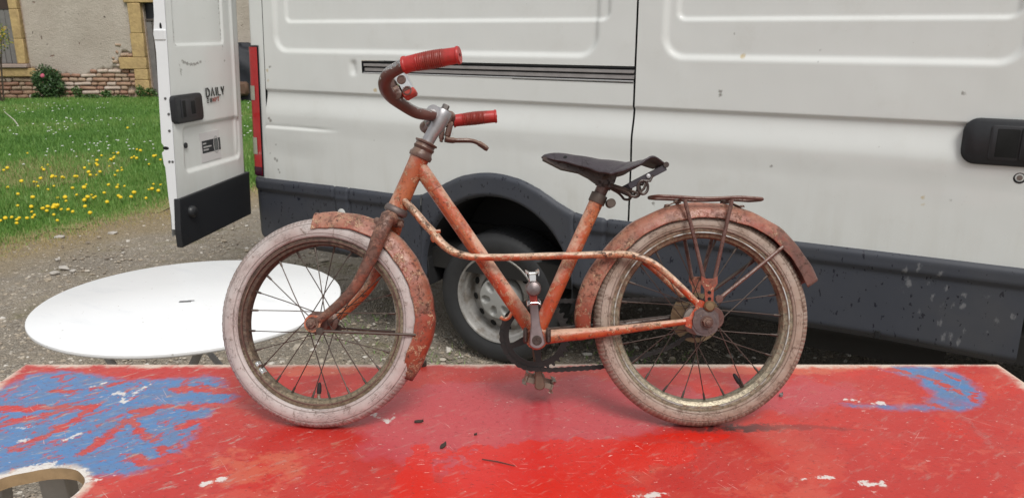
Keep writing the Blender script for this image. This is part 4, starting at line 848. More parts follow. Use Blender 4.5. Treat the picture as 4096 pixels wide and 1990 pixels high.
corner('dark_lens', 1.508, .03, -.112, .757, .800, plain('dark_lens', (.05, .008, .025), .2), .0115, 4, lamp)
# cladding: rear bumper corner, rear side piece, wheel arch, sill
CLAD_Y = .020
def cladding(name, s0, s1, ns, bottom, parent=van, corner_=False, split=None):
    t = np.linspace(0, 1, 40); sx = np.linspace(s0, s1, ns)
    if corner_: sx = np.r_[np.linspace(s0, s1 - .07, ns), s1 - .07 + .07 * np.sin(np.linspace(0, math.pi / 2, 12))[1:], np.full(6, s1)]
    S = np.repeat(sx[:, None], 40, 1); top = cladtop(S); bot = np.repeat(np.array([bottom(q) for q in sx])[:, None], 40, 1); Hh = bot + (top - bot) * t[None]
    y = CLAD_Y * (1 - .75 * sm(t, .965, 1.0))[None] * np.ones_like(S)
    y = y - .013 * sm(Hh, .688, .672) * sm(np.hypot(S - ARC, Hh - ARZ), ARR + .06, ARR + .16)         # recessed field under the top band
    y = y - .05 * sm(Hh - bot, .05, 0) ** 2
    if split is not None:
        for q in split: y = y - .007 * np.exp(-((S - q) / .006) ** 2)
        y = y + .010 * sm(S, split[0], split[0] - .008) * sm(S, split[1] - .001, split[1] + .008) * sm(Hh, .70, .67)
    if corner_:
        k = np.arange(len(sx)); a = np.r_[np.zeros(ns), np.linspace(0, math.pi / 2, 12)[1:], np.full(6, math.pi / 2)][:, None]
        y = np.where(a > 0, (y + .07) * np.cos(a) * 1 - .07, y); back = np.r_[np.zeros(ns + 11), np.linspace(0, -.55, 6)][:, None]; y = y + back
    V = np.stack([S, y, Hh], -1).reshape(-1, 3)
    spl = np.array([(-1.579, .693), (-1.621, .716), (-1.621, .70), (-1.689, .692), (-1.581, .61), (-1.657, .652), (-1.677, .608), (-1.709, .555), (-1.711, .519), (-1.709, .575), (-1.739, .583), (-1.76, .589), (-1.773, .589), (-1.635, .463), (-1.731, .463), (-1.753, .48), (-1.753, .46), (-1.774, .454), (-1.919, .58), (-1.854, .516), (-1.789, .504), (-1.767, .629), (-1.719, .65), (-1.877, .555), (-1.646, .537), (-1.838, .635), (-1.60, .64), (-1.59, .66)])
    sd_ = np.full(S.shape, 9.)
    for a_, b_ in spl: sd_ = np.minimum(sd_, np.hypot(S - a_, (Hh - b_) * .7) - .007)
    return big_mesh(name, V, grid_faces(len(sx), 40, None, True), CP, parent, True, dict(splash=sd_.ravel()))
def bot_rear(s): return .372 + (.09 * (1 - math.sqrt(max(0, 1 - ((s - 1.50) / .10) ** 2))) if s > 1.50 else 0)
cladding('rear_bumper', .482, 1.600, 150, bot_rear, corner_=True, split=(1.015, .925))
th0 = math.asin((.372 - ARZ) / ARR) ; 
def arch_band():
    A = np.linspace(R(-5), R(185), 90); V = []; rows = 14
    for a in A:
        ix, iz = ARC + ARR * math.cos(a), ARZ + ARR * math.sin(a)
        # outer end: the top line of the cladding, or the vertical border of the band
        best = None; dx, dz = math.cos(a), math.sin(a); r_ = ARR
        while True:
            x, z = ARC + r_ * dx, ARZ + r_ * dz
            if z >= cladtop(x) or x > .482 or x < -.312 or r_ > .9: break
            r_ += .002
        for k in range(rows):
            t = k / (rows - 1); r2 = ARR + (r_ - ARR) * t; y = CLAD_Y + .006 - .030 * max(0, 1 - t * (r_ - ARR + .001) / .018) ** 2 - .018 * max(0, (t - .85) / .15) ** 2 * (1 if r_ - ARR > .02 else 0)
            V.append((ARC + r2 * dx, y, ARZ + r2 * dz))
    return big_mesh('wheel_arch', np.array(V), grid_faces(90, rows, None, False), CP, van, True, dict(splash=np.full(len(V), 9.)))
arch_band()
cladding('sill_cladding', -1.952, -.312, 140, lambda s: .402 - .012 * sm(s, -1.5, -1.95), split=(-.455, -.458))
MB().lathe([(.0235, 0), (.0235, .004), (.019, .006), (0, .0062)], (.968, CLAD_Y - .002, .612), (0, 1, 0), 24).build('round_plug', plain('white_plug', (.62, .62, .60), .5), van)
MB().box((-1.52, CLAD_Y - .012, .435), (.018, .006, .030), None, .002).build('jack_slot', plain('slot_black', (.005, .005, .006), .8), van)
# wheel housing
lin = MB(); n_ = 40; A = np.linspace(R(-8), R(196), n_); V = []
for a in A:
    for y in (.0, -.10, -.22, -.36): V.append((ARC + (ARR + .004) * math.cos(a), y, ARZ + (ARR + .004) * math.sin(a)))
F = [(i * 4 + k, i * 4 + k + 1, i * 4 + 5 + k, i * 4 + 4 + k) for i in range(n_ - 1) for k in range(3)]
lin.add(V, F); lin.box((ARC, -.37, .66), (.80, .02, .30)); lin.build('arch_liner', LINER, van)
MB().box((.470, -.14, .375), (.012, .26, .14), Matrix.Rotation(R(5), 3, 'Y'), .003).build('mud_guard', LINER, van)
# rear wheel
def van_wheel(sx, name_label):
    wc = Vector((sx, -.155, .275)); Rr = .326
    rubber = Nodes('road_tyre'); nz = rubber.noise(30, 5); rubber = rubber.done(rubber.mix(nz, (.018, .019, .021), (.034, .034, .035)), .62, rubber.bump(rubber.noise(200, 3), .0006))
    prof = [(.205, -.085), (.213, -.100), (.245, -.112), (.285, -.112), (.308, -.100), (.318, -.086), (.323, -.060), (Rr, -.030), (Rr, .030), (.323, .060), (.318, .086), (.308, .100), (.296, .1075), (.285, .112), (.262, .1145), (.245, .112), (.228, .106), (.213, .100), (.205, .085)]
    def tread(a, r, z): return np.where(r > .317, -.0028 * (np.sin(a * 84 + np.sign(z) * .8) > .6) - .006 * ((np.abs(np.abs(z) - .045) < .016)), 0) + np.where((np.abs(r - .285) < .001) & (z > 0), .0, 0)
    V, F = revolve(prof, 300, tread); tw = big_mesh('wheel', V, F, rubber, van, True); tw.data.set_sharp_from_angle(angle=R(30)); tw.location = wc; tw.rotation_euler = (R(-90), 0, 0)
    steel = Nodes('road_worn_steel'); f = steel.noise(18, 6, .7); k = steel.step(f, .42, .66); steel = steel.done(steel.mix(steel.math('MULTIPLY', k, .7), (.36, .35, .335), (.16, .13, .10)), .5, steel.bump(steel.noise(60, 4), .0008), .35)
    rim = MB().lathe([(.206, .080), (.213, .098), (.217, .104), (.214, .108), (.207, .106), (.200, .094), (.196, .075), (.187, .071), (.181, .055), (.180, .030), (.176, .022), (.160, .034), (.140, .044), (.120, .050), (.112, .040), (.100, .036), (0, .036)], (0, 0, 0), (0, 0, 1), 72, open_=True).build('rim', steel, tw)
    for i in range(12):
        a = R(9 + 30 * i); p = (.1555 * math.cos(a), .1555 * math.sin(a), .0375); ax = Vector((math.cos(a) * .5, math.sin(a) * .5, .87))
        MB().lathe([(.0170, -.003), (.0170, .0012), (0, .0016)], p, ax, 16).build('vent_hole', M['dark_hole'], rim)
    NR, NA = 26, 96; V = []; F = []
    for i in range(NR):
        r = .107 * i / (NR - 1)
        for q in range(NA):
            a = 2 * math.pi * q / NA; x, y = r * math.cos(a), r * math.sin(a); z = .100 - .010 * (r / .107) ** 2 - .045 * max(0, (r - .098) / .009) ** 2
            for m_ in range(6):
                b_ = R(9 + 60 * m_); cx0, cy0 = .066 * math.cos(b_), .066 * math.sin(b_); dx, dy = x - cx0, y - cy0; u = dx * math.cos(b_) + dy * math.sin(b_); v_ = -dx * math.sin(b_) + dy * math.cos(b_)
                e = math.hypot(u / .027, v_ / .018); z -= .019 * (1 - min(1, max(0, (e - .55) / .45)) ** 1.5) if e < 1 else 0
            V.append((x, y, z))
    cap = big_mesh('hub_cap', np.array(V), np.array([(i * NA + q, i * NA + (q + 1) % NA, (i + 1) * NA + (q + 1) % NA, (i + 1) * NA + q) for i in range(NR - 1) for q in range(NA)]), plain('hubcap_grey', (.33, .33, .315), .38, 0, .12, 30), tw)
    MB().lathe([(.006, 0), (.006, .02), (.004, .024), (0, .024)], (-.176, .03, .05), (.2, 0, 1), 10).build('valve', M['black_rubber'], rim)
    return tw
van_wheel(.112, '')
# sliding door handle and lock
hd = MB()
def rrect(x0, x1, z0, z1, r_, n=7):
    o = []
    for cx, cz, a0 in ((x1 - r_, z1 - r_, 0), (x0 + r_, z1 - r_, 90), (x0 + r_, z0 + r_, 180), (x1 - r_, z0 + r_, 270)):
        o += [(cx + r_ * math.cos(R(a0 + 90 * i / (n - 1))), cz + r_ * math.sin(R(a0 + 90 * i / (n - 1)))) for i in range(n)]
    return o
def raised(x0, x1, z0, z1, r_, y0, y1, bev, mat, name, parent, yax=1):
    """rounded plate standing out along y, with a chamfered rim"""
    a = rrect(x0, x1, z0, z1, r_); b_ = rrect(x0 + bev, x1 - bev, z0 + bev, z1 - bev, max(.002, r_ - bev)); n = len(a)
    V = [(x, y0, z) for x, z in a] + [(x, y1 - bev * .6, z) for x, z in a] + [(x, y1, z) for x, z in b_]
    F = [(i, (i + 1) % n, n + (i + 1) % n, n + i) for i in range(n)] + [(n + i, n + (i + 1) % n, 2 * n + (i + 1) % n, 2 * n + i) for i in range(n)] + [tuple(2 * n + i for i in range(n))]
    return mesh_obj(name, V, F, mat, parent, sharp=35)
hdl = raised(-1.965, -1.694, 1.078, 1.226, .045, -.004, .026, .010, BP, 'door_handle', sdoor)
raised(-1.905, -1.772, 1.095, 1.207, .010, .024, .0295, .003, plain('grip_frame', (.020, .020, .023), .5), 'handle_frame', hdl)
raised(-1.852, -1.790, 1.106, 1.197, .004, .028, .0300, .001, M['dark_hole'], 'handle_pocket', hdl)
raised(-1.90, -1.858, 1.100, 1.203, .006, .028, .036, .003, BP, 'handle_pull', hdl)
lk = MB().lathe([(.0190, 0), (.0190, .005), (.0140, .007), (.0125, .004), (0, .004)], (-1.872, .003, 1.042), (0, 1, 0), 22).build('lock', BP, sdoor)
MB().lathe([(.0085, .004), (.0085, .0065), (0, .0068)], (-1.872, .003, 1.042), (0, 1, 0), 18).build('lock_barrel', plain('lock_steel', (.25, .22, .2), .4, .8), lk)

# ---- the open rear door: x from hinge to free edge, y out of its outer face
rd = empty('rear_door', (1.624, .017, 0), R(107.35), van); rd['label'] = 'open rear door with black lower panel, handle and badge'
dsh = lambda u, z: u - .082 * (z - .52)
u_, z_ = np.linspace(0, .63, 110), np.r_[np.linspace(.73, 1.70, 160), np.linspace(1.75, 2.35, 10)]; U, Zz = np.meshgrid(u_, z_, indexing='ij')
def box_in(U, Zz, u0, u1, z0, z1, r_, w_):
    qx, qz = np.abs(U - (u0 + u1) / 2) - (u1 - u0) / 2 + r_, np.abs(Zz - (z0 + z1) / 2) - (z1 - z0) / 2 + r_
    return sm(-(np.hypot(np.maximum(qx, 0), np.maximum(qz, 0)) + np.minimum(np.maximum(qx, qz), 0) - r_), 0, w_)
y = -.012 * box_in(U, Zz, .062, .560, .845, 1.072, .035, .020) - .007 * box_in(U, Zz, .17, .585, 1.43, 2.3, .02, .010)
y = y + .008 * np.exp(-((U - .085 - .010 * (Zz - 1)) / .012) ** 2) * sm(Zz, .80, .95) - .030 * sm(U, .045, 0) ** 2
dk = np.minimum(seg_dist(U, Zz, [(.578, 1.64), (.574, 1.50), (.570, 1.43)]), seg_dist(U, Zz, [(.190, 1.64), (.186, 1.50), (.183, 1.40)])) - .0035
dk0 = dk; dk = np.minimum(dk, seg_dist(U, Zz, [(.553, 1.36), (.55, 1.33), (.535, 1.318)]) - .004); dk = np.minimum(dk, seg_dist(U, Zz, [(.53, 1.360), (.50, 1.350), (.47, 1.345), (.43, 1.343), (.38, 1.352)]) - .0075); dk = np.minimum(dk, seg_dist(U, Zz, [(.545, 1.315), (.54, 1.30)]) - .006)
for q, r_ in ((.34, .004), (.31, .004), (.285, .003), (.25, .003), (.17, .006)): dk = np.minimum(dk, np.hypot(U - q, Zz - 1.35) - r_)
dk = dk + .006 * (np.sin(U * 310 + np.sin(Zz * 420) * 2) * np.sin(Zz * 260 + U * 90) > .15)
V = np.stack([dsh(U, Zz), y, Zz], -1).reshape(-1, 3)
big_mesh('door_skin', V, grid_faces(110, len(z_), None, False), VP, rd, True, dict(mark=dk.ravel(), stain=np.full(U.size, 9.)))
prof = [(.004, .60), (.004, 2.35), (.058, 2.35), (.059, 1.64), (.060, 1.56), (.066, 1.505), (.070, 1.485), (.064, 1.445), (.061, 1.40), (.062, 1.30), (.064, 1.16), (.065, 1.00), (.054, .985), (.054, .965), (.066, .955), (.060, .90), (.054, .89), (.048, .75), (.040, .66), (.040, .60)]
b = MB(); b.prism([(dsh(.629, z), -t, z) for t, z in prof], (0, 0, 0), (-.012, 0, 0)); eg = b.build('door_edge', plain('door_edge_white', (.74, .75, .76), .35, 0, .05, 8), rd, False)
for t, z, r_ in ((.030, 1.20, .0065), (.018, 1.13, .0065), (.020, 1.055, .0065), (.030, .915, .006), (.014, .915, .006)): MB().lathe([(r_, 0), (r_ * .85, .003), (0, .0035)], (dsh(.629, z), -t, z), (1, 0, 0), 12).build('edge_bolt', plain('edge_bolt', (.14, .14, .14), .4, .6), eg)
for t, z, a, c_ in ((.030, 1.515, .006, .016), (.044, .976, .016, .008)):
    o = [(dsh(.629, z) + .0008, -t + a * math.cos(q), z + c_ * math.sin(q)) for q in np.linspace(0, 2 * math.pi, 17)[:-1]]; mesh_obj('latch_slot', o, [tuple(range(16))], M['dark_hole'], eg, False)
MB().box((dsh(.628, 1.48), -.036, 1.478), (.016, .062, .050), None, .006).build('edge_step', plain('edge_step_white', (.74, .75, .76), .35), rd, False)
b = MB(); b.add([(dsh(.012, .56), -.055, .56), (dsh(.612, .56), -.055, .56), (dsh(.612, 2.35), -.055, 2.35), (dsh(.012, 2.35), -.055, 2.35)], [(0, 1, 2, 3)]); b.build('inner_skin', plain('inner_white', (.66, .66, .64), .5), rd, False)
b = MB(); bz = [(.000, .535), (.632, .515), (.640, .60), (.633, .745), (.0, .765)]; o = [(dsh(u, z), .0, z) for u, z in bz]
b.prism(o, (0, -.02, 0), (0, .032, 0)); lp_ = b.build('lower_panel', BP, rd, False); bv = lp_.modifiers.new('round', 'BEVEL'); bv.width = .005; bv.segments = 2
MB().lathe([(.030, 0), (.029, .010), (.022, .020), (.008, .024), (0, .0245)], (dsh(.545, .665), .011, .668), (0, 1, 0), 24).build('rubber_stop', BP, lp_)
MB().lathe([(.0135, 0), (.0130, .004), (.008, .006), (0, .006)], (dsh(.535, .977), -.006, .977), (0, 1, 0), 20).build('door_lock', BP, rd)
h_ = raised(.403, .632, 1.084, 1.212, .022, -.004, .020, .008, BP, 'door_handle', rd); h_.location = (-.047, 0, 0)
q_ = raised(.47, .585, 1.106, 1.193, .008, .018, .0235, .003, plain('handle_inner', (.026, .026, .030), .5), 'handle_frame', h_)
raised(.553, .578, 1.112, 1.187, .004, .022, .0245, .001, M['dark_hole'], 'handle_pocket', h_); raised(.478, .510, 1.120, 1.180, .004, .022, .0245, .001, M['dark_hole'], 'handle_pocket', h_)
# badge letters as raised strokes
STROKES = {'D': [[(0, 0), (0, 1), (.45, 1), (.8, .72), (.8, .28), (.45, 0), (0, 0)]], 'A': [[(0, 0), (.38, 1), (.78, 0)]], 'I': [[(.15, 0), (.15, 1)]], 'L': [[(0, 1), (0, 0), (.62, 0)]], 'Y': [[(0, 1), (.36, .38), (.36, 0)], [(.36, .38), (.74, 1)]],
           '2': [[(0, 1), (.6, 1), (.6, .55), (0, .45), (0, 0), (.6, 0)]], '.': [[(.1, 0), (.1, .08)]], '8': [[(0, 0), (.6, 0), (.6, 1), (0, 1), (0, 0)], [(0, .5), (.6, .5)]], 'H': [[(0, 0), (0, 1)], [(.62, 0), (.62, 1)], [(0, .5), (.62, .5)]], 'P': [[(0, 0), (0, 1), (.6, 1), (.6, .5), (0, .5)]], 'T': [[(.32, 0), (.32, 1)], [(0, 1), (.64, 1)]]}
def letters(txt, u0, z0, hgt, wid, adv, th, mat):
    u = u0
    for c_ in txt:
        if c_ != ' ':
            b = MB()
            for st_ in STROKES[c_]: b.tube([(dsh(u - x * wid, z0) , .0045, z0 + q * hgt) for x, q in st_], th, 6, flat=((0, 1, 0), .5))
            b.build('badge_letter', mat, rd, False)
        u -= adv * {'I': .48, '.': .42, 'L': .74, 'A': .92}.get(c_, 1)
BL = plain('badge_dark', (.028, .030, .028), .35, .3); letters('DAILY', .354, 1.186, .040, .034, .0425, .0041, BL)
letters('2.8', .349, 1.158, .019, .017, .0195, .0028, BL); letters('HPT', .300, 1.158, .019, .017, .021, .0028, plain('badge_red', (.26, .06, .045), .4))
# paper label with a dark band and an oval emblem
st = MB().box((dsh(.322, .945), -.0105, .945), (.170, .0016, .142), None).build('paper_label', plain('label_white', (.62, .60, .60), .6, 0, .05), rd, False); pr = plain('label_print', (.016, .020, .024), .5)
MB().box((dsh(.318, .945) - .004, -.0094, .947), (.160, .0008, .060), None).build('dark_band', pr, st, False)
lt = plain('label_grey', (.42, .41, .41), .6)
for u, z, L in ((.375, .963, .030), (.350, .946, .070), (.362, .932, .045)): MB().box((dsh(u, z), -.0088, z), (L, .0008, .0070), None).build('print_line', lt, st, False)
o = [(dsh(.273, .945) + .022 * math.cos(a), -.0085, .947 + .040 * math.sin(a)) for a in np.linspace(0, 2 * math.pi, 25)[:-1]]; MB().tube(o, .0032, 5, closed=True, flat=((0, 1, 0), .15)).build('oval_ring', lt, st)
o2 = [(dsh(.273, .945) + .016 * math.cos(a), -.0083, .947 + .030 * math.sin(a)) for a in np.linspace(0, 2 * math.pi, 25)[:-1]]; mesh_obj('oval_field', o2, [tuple(range(24))], plain('oval_grey', (.12, .13, .13), .6, 0, .8, 160), st, False)
MB().tube([(-.02, -.03, .60), (-.02, -.03, 1.95)], .012, 10).build('hinge_post', BP, rd)
MB().box((-.010, -.02, .70), (.05, .02, .07), None, .004).build('hinge', plain('hinge_dark', (.05, .05, .052), .5), rd)

# ================================================================== GROUND
LE = [(-30, -2), (-9, 2.4), (-5.2, 4.2), (-4.2, 4.85), (-3.68, 5.42), (-3.60, 5.60), (-3.51, 5.76), (-3.37, 5.95), (-3.24, 6.18), (-3.09, 6.28), (-2.98, 6.50), (-2.85, 6.95), (-2.5, 7.6), (-1.5, 8.4), (3, 10), (14, 13)]
LAWN = LE + [(14, 18.9), (-30, 18.9)]
def ground_mat():
    n = Nodes('gravel_ground'); f = n.noise(1.1, 5, .6); g = n.noise(9, 6, .7); v = n.voro(62, out=1); v2 = n.voro(62, 'DISTANCE_TO_EDGE'); v3 = n.voro(150, out=1)
    c = n.mix(n.step(f, .38, .62), (.30, .26, .21), (.39, .33, .25)); sx = n.new('ShaderNodeSeparateColor'); n.put(sx.inputs[0], v); s3 = n.new('ShaderNodeSeparateColor'); n.put(s3.inputs[0], v3)
    st = n.ramp(sx.outputs[0], [(0, (.17, .145, .12)), (.35, (.34, .285, .22)), (.7, (.42, .365, .295)), (1, (.58, .53, .46))])
    c = n.mix(n.math('MULTIPLY', n.step(g, .40, .58), .8), c, st); c = n.mix(n.math('MULTIPLY', s3.outputs[0], .35), c, (.42, .365, .295)); c = n.mix(n.math('MULTIPLY', n.math('SUBTRACT', 1., n.step(v2, 0, .09)), .4), c, (.11, .09, .07))
    ol = n.math('MULTIPLY', n.step(n.noise(2.2, 6, .7), .55, .68), .55); c = n.mix(ol, c, (.17, .155, .065))
    ed = n.step(n.math('ADD', n.attr('lawn'), n.math('MULTIPLY', n.math('SUBTRACT', n.noise(2.5, 5), .5), .7)), .75, .05); c = n.mix(n.math('MULTIPLY', ed, .8), c, n.mix(g, (.40, .30, .16), (.30, .235, .14)))
    return n.done(c, .9, n.bump(n.math('ADD', n.math('MULTIPLY', v2, 2.2), n.math('MULTIPLY', g, .6)), .012))
gx = np.r_[-150, -60, -25, np.linspace(-12, 6, 150), 15, 40, 150]; gy = np.r_[-150, -40, -10, np.linspace(-2, 14, 130), 20, 40, 150]; X, Y = np.meshgrid(gx, gy, indexing='ij')
zz = np.where((np.abs(X + 3) < 9) & (np.abs(Y - 6) < 8), .008 * np.sin(X * 2.3) * np.sin(Y * 1.7) + .005 * np.sin(X * 5.1 + Y * 3.7), 0); ld = poly_sdf(X, Y, LAWN)
tag(big_mesh('ground', np.stack([X, Y, zz + GZ], -1).reshape(-1, 3), grid_faces(len(gx), len(gy)), ground_mat(), None, True, dict(lawn=ld.ravel())), kind='structure')
# pebbles, one loose layer
ico_v = []; t_ = (1 + 5 ** .5) / 2
for a, b in ((-1, t_), (1, t_), (-1, -t_), (1, -t_)): ico_v += [(a, b, 0), (0, a, b), (b, 0, a)]
ico = np.array(ico_v, float); ico /= np.linalg.norm(ico[0])
import bmesh
def hull_faces(P):
    bm = bmesh.new()
    for p in P: bm.verts.new(p)
    bm.verts.ensure_lookup_table(); bmesh.ops.convex_hull(bm, input=bm.verts); F = [[v.index for v in f.verts] for f in bm.faces]; bm.free(); return np.array(F)
IF = hull_faces(ico)
def pebbles(P, size, flat=.55):
    """P (n,3) centres; returns joined vertices, faces"""
    n = len(P); B = ico[None] * (1 + RNG.normal(0, .16, (n, 12, 1))); B = B * np.stack([RNG.uniform(.8, 1.35, n), RNG.uniform(.6, 1, n), np.full(n, flat)], -1)[:, None, :]
    a = RNG.uniform(0, 2 * np.pi, n); ca, sa_ = np.cos(a)[:, None], np.sin(a)[:, None]; x, y = B[..., 0] * ca - B[..., 1] * sa_, B[..., 0] * sa_ + B[..., 1] * ca; B = np.stack([x, y, B[..., 2]], -1) * size[:, None, None] + P[:, None]
    return B.reshape(-1, 3), (IF[None] + 12 * np.arange(n)[:, None, None]).reshape(-1, 3), np.repeat(RNG.uniform(0, 1, n), 12)
def stone_mat():
    n = Nodes('gravel_stone'); c = n.ramp(n.attr('tone'), [(0, (.21, .175, .145)), (.3, (.36, .30, .23)), (.6, (.44, .375, .29)), (.85, (.53, .475, .40)), (1, (.70, .67, .62))]); return n.done(n.mix(n.math('MULTIPLY', n.noise(90, 4), .4), c, (.24, .20, .155)), .85)
SM = stone_mat(); PX, PY = [], []
N0 = 34000; yy = 1.55 + 5.6 * RNG.uniform(0, 1, N0) ** 1.7; xx = RNG.uniform(-1, 1, N0) * (.62 * yy + .55) - .35
k = (poly_sdf(xx, yy, LAWN) > RNG.uniform(-.1, .7, N0)); xx, yy = xx[k], yy[k]; sz = np.exp(RNG.normal(math.log(.0066), .42, len(xx)))
big = RNG.uniform(size=len(xx)) < .012; sz[big] *= 2.2
V, F, tn = pebbles(np.stack([xx, yy, GZ + .3 * sz + .008 * np.sin(xx * 2.3) * np.sin(yy * 1.7)], -1), sz)
tag(big_mesh('gravel', V, F, SM, None, False, dict(tone=tn)), kind='stuff')
# the few pale stones one can tell apart
ps = plain('pale_stone', (.44, .41, .37), .85, 0, .2, 60, .001)
for x, y, r, asp, lab in ((-3.49, 5.88, .050, 2.2, 'long pale stone at the lawn edge, farthest from the table'), (-3.14, 6.01, .050, 2.6, 'flat pale stone at the lawn edge near the van door'), (-3.16, 5.27, .040, 1.2, 'round pale stone midway between lawn and white table'),
                          (-3.01, 5.07, .055, 2.0, 'largest pale stone lying on the gravel behind the white table'), (-2.91, 5.00, .042, 1.5, 'pale stone nearest the white table edge'), (-3.01, 4.96, .048, 2.2, 'low pale stone left of the ones behind the white table'), (-2.79, 5.44, .026, 1.3, 'small pale stone on the gravel below the open van door')):
    q = ico * (1 + RNG.normal(0, .15, (12, 1))) * np.array([1 + (asp - 1) * .6, 1, .62]) * r * .46; o = mesh_obj('stone', q.tolist(), IF.tolist(), ps, None, True, sharp=50); o.location = (x, y, GZ + .012); o.rotation_euler = (0, 0, R(random.uniform(-20, 40))); tag(o, lab, 'stone', 'pale stones on the gravel')
# white splash stain is left to the ground; lawn sheet and grass
gx = np.linspace(-26, 12, 190); gy = np.linspace(1.5, 18.8, 120); X, Y = np.meshgrid(gx, gy, indexing='ij'); d = poly_sdf(X, Y, LAWN); kk = d < -.15; keep = kk[:-1, :-1] & kk[1:, :-1] & kk[1:, 1:] & kk[:-1, 1:]
n = Nodes('lawn_soil'); f = n.noise(1.2, 6, .65); c = n.mix(n.step(f, .35, .65), (.085, .19, .030), (.12, .225, .045)); c = n.mix(n.step(n.math('ADD', n.attr('lawn'), n.math('MULTIPLY', n.math('SUBTRACT', n.noise(2.5, 5), .5), .8)), -.75, -.15), c, (.30, .255, .12))
LM = n.done(c, .9, n.bump(n.noise(60, 4), .02)); V, F, at = compact(np.stack([X, Y, np.full(X.shape, GZ + .012)], -1).reshape(-1, 3), grid_faces(190, 120, keep), dict(lawn=d.ravel())); tag(big_mesh('lawn', V, F, LM, None, True, at), kind='structure')
def grass():
    N = 560000; yy = 4.6 + 14.1 * RNG.uniform(0, 1, N) ** 1.35; xx = -.43 * yy + (RNG.uniform(-1, 1, N)) * (.45 * yy + .4) - .2
    d = poly_sdf(xx, yy, LAWN); k = (-d > RNG.uniform(-.25, .65, N)) & (xx < 1.2); xx, yy, d = xx[k], yy[k], d[k]; n = len(xx)
    clump = np.sin(xx * 3.1 + np.sin(yy * 2.3) * 1.4) * np.sin(yy * 2.7 + 1.1 * np.sin(xx * 1.9)); h = RNG.uniform(.028, .080, n) * (1 + .45 * clump) * sm(-d, -.3, .9) * (.8 + .2 * sm(yy, 6, 9)); wd = RNG.uniform(.0035, .0065, n) * (.8 + yy / 14)
    a = RNG.uniform(0, 2 * np.pi, n); l = RNG.uniform(0, .65, n) * h; b = RNG.uniform(0, 2 * np.pi, n); P = np.zeros((n, 3, 3))
    P[:, 0] = np.stack([xx - np.cos(a) * wd, yy - np.sin(a) * wd, np.full(n, GZ)], -1); P[:, 1] = np.stack([xx + np.cos(a) * wd, yy + np.sin(a) * wd, np.full(n, GZ)], -1); P[:, 2] = np.stack([xx + np.cos(b) * l, yy + np.sin(b) * l, GZ + .01 + h], -1)
    pat = np.sin(xx * .8 + 1.3 * np.sin(yy * .7)) * np.sin(yy * 1.1 + xx * .4 + 1); dry = np.clip(RNG.uniform(0, 1, n) * .72 + .20 * pat + .9 * sm(-d, .7, -.1) + .25 * (np.sin(xx * 1.3 + 2) * np.sin(yy * .9) > .55), 0, 1)
    m = Nodes('grass_blade'); c = m.ramp(m.attr('tone'), [(0, (.075, .185, .030)), (.4, (.13, .27, .048)), (.75, (.20, .325, .075)), (.93, (.33, .34, .14)), (1, (.42, .34, .17))]); mt = m.done(c, .55, Subsurface_Weight=0.0)
    tag(big_mesh('grass', P.reshape(-1, 3), np.arange(3 * n).reshape(-1, 3), mt, None, False, dict(tone=np.repeat(dry, 3))), kind='stuff')
    N = 700; yy = RNG.uniform(8.5, 17, N); xx = -.40 * yy + RNG.uniform(-1, 1, N) * .26 * yy; k = (np.sin(xx * 1.7 + 1) * np.sin(yy * 1.1) + RNG.uniform(-.6, .6, N) > .25); xx, yy = xx[k], yy[k]; z = GZ + RNG.uniform(.07, .12, len(xx))
    V, F, _ = pebbles(np.stack([xx, yy, z], -1), np.full(len(xx), .014), .5); tag(big_mesh('daisies', V, F, plain('daisy_white', (.75, .76, .72), .7), None, False), kind='stuff')
    # grass creeping through the gravel by the van wheel
    N = 5000; xx = RNG.uniform(-1.1, .9, N); yy = RNG.uniform(2.4, 4.2, N); k = np.sin(xx * 6 + 1) * np.sin(yy * 5) + RNG.uniform(-.7, .7, N) > .55; xx, yy = xx[k], yy[k]; n = len(xx); P = np.zeros((n, 3, 3)); a = RNG.uniform(0, 6.28, n); hh = RNG.uniform(.01, .035, n)
    P[:, 0] = np.stack([xx - .002, yy, np.full(n, GZ)], -1); P[:, 1] = np.stack([xx + .002, yy, np.full(n, GZ)], -1); P[:, 2] = np.stack([xx + .02 * np.cos(a), yy + .02 * np.sin(a), GZ + hh], -1)
    tag(big_mesh('weeds', P.reshape(-1, 3), np.arange(3 * n).reshape(-1, 3), mt, None, False, dict(tone=np.repeat(RNG.uniform(.3, .9, n), 3))), kind='stuff')
grass()
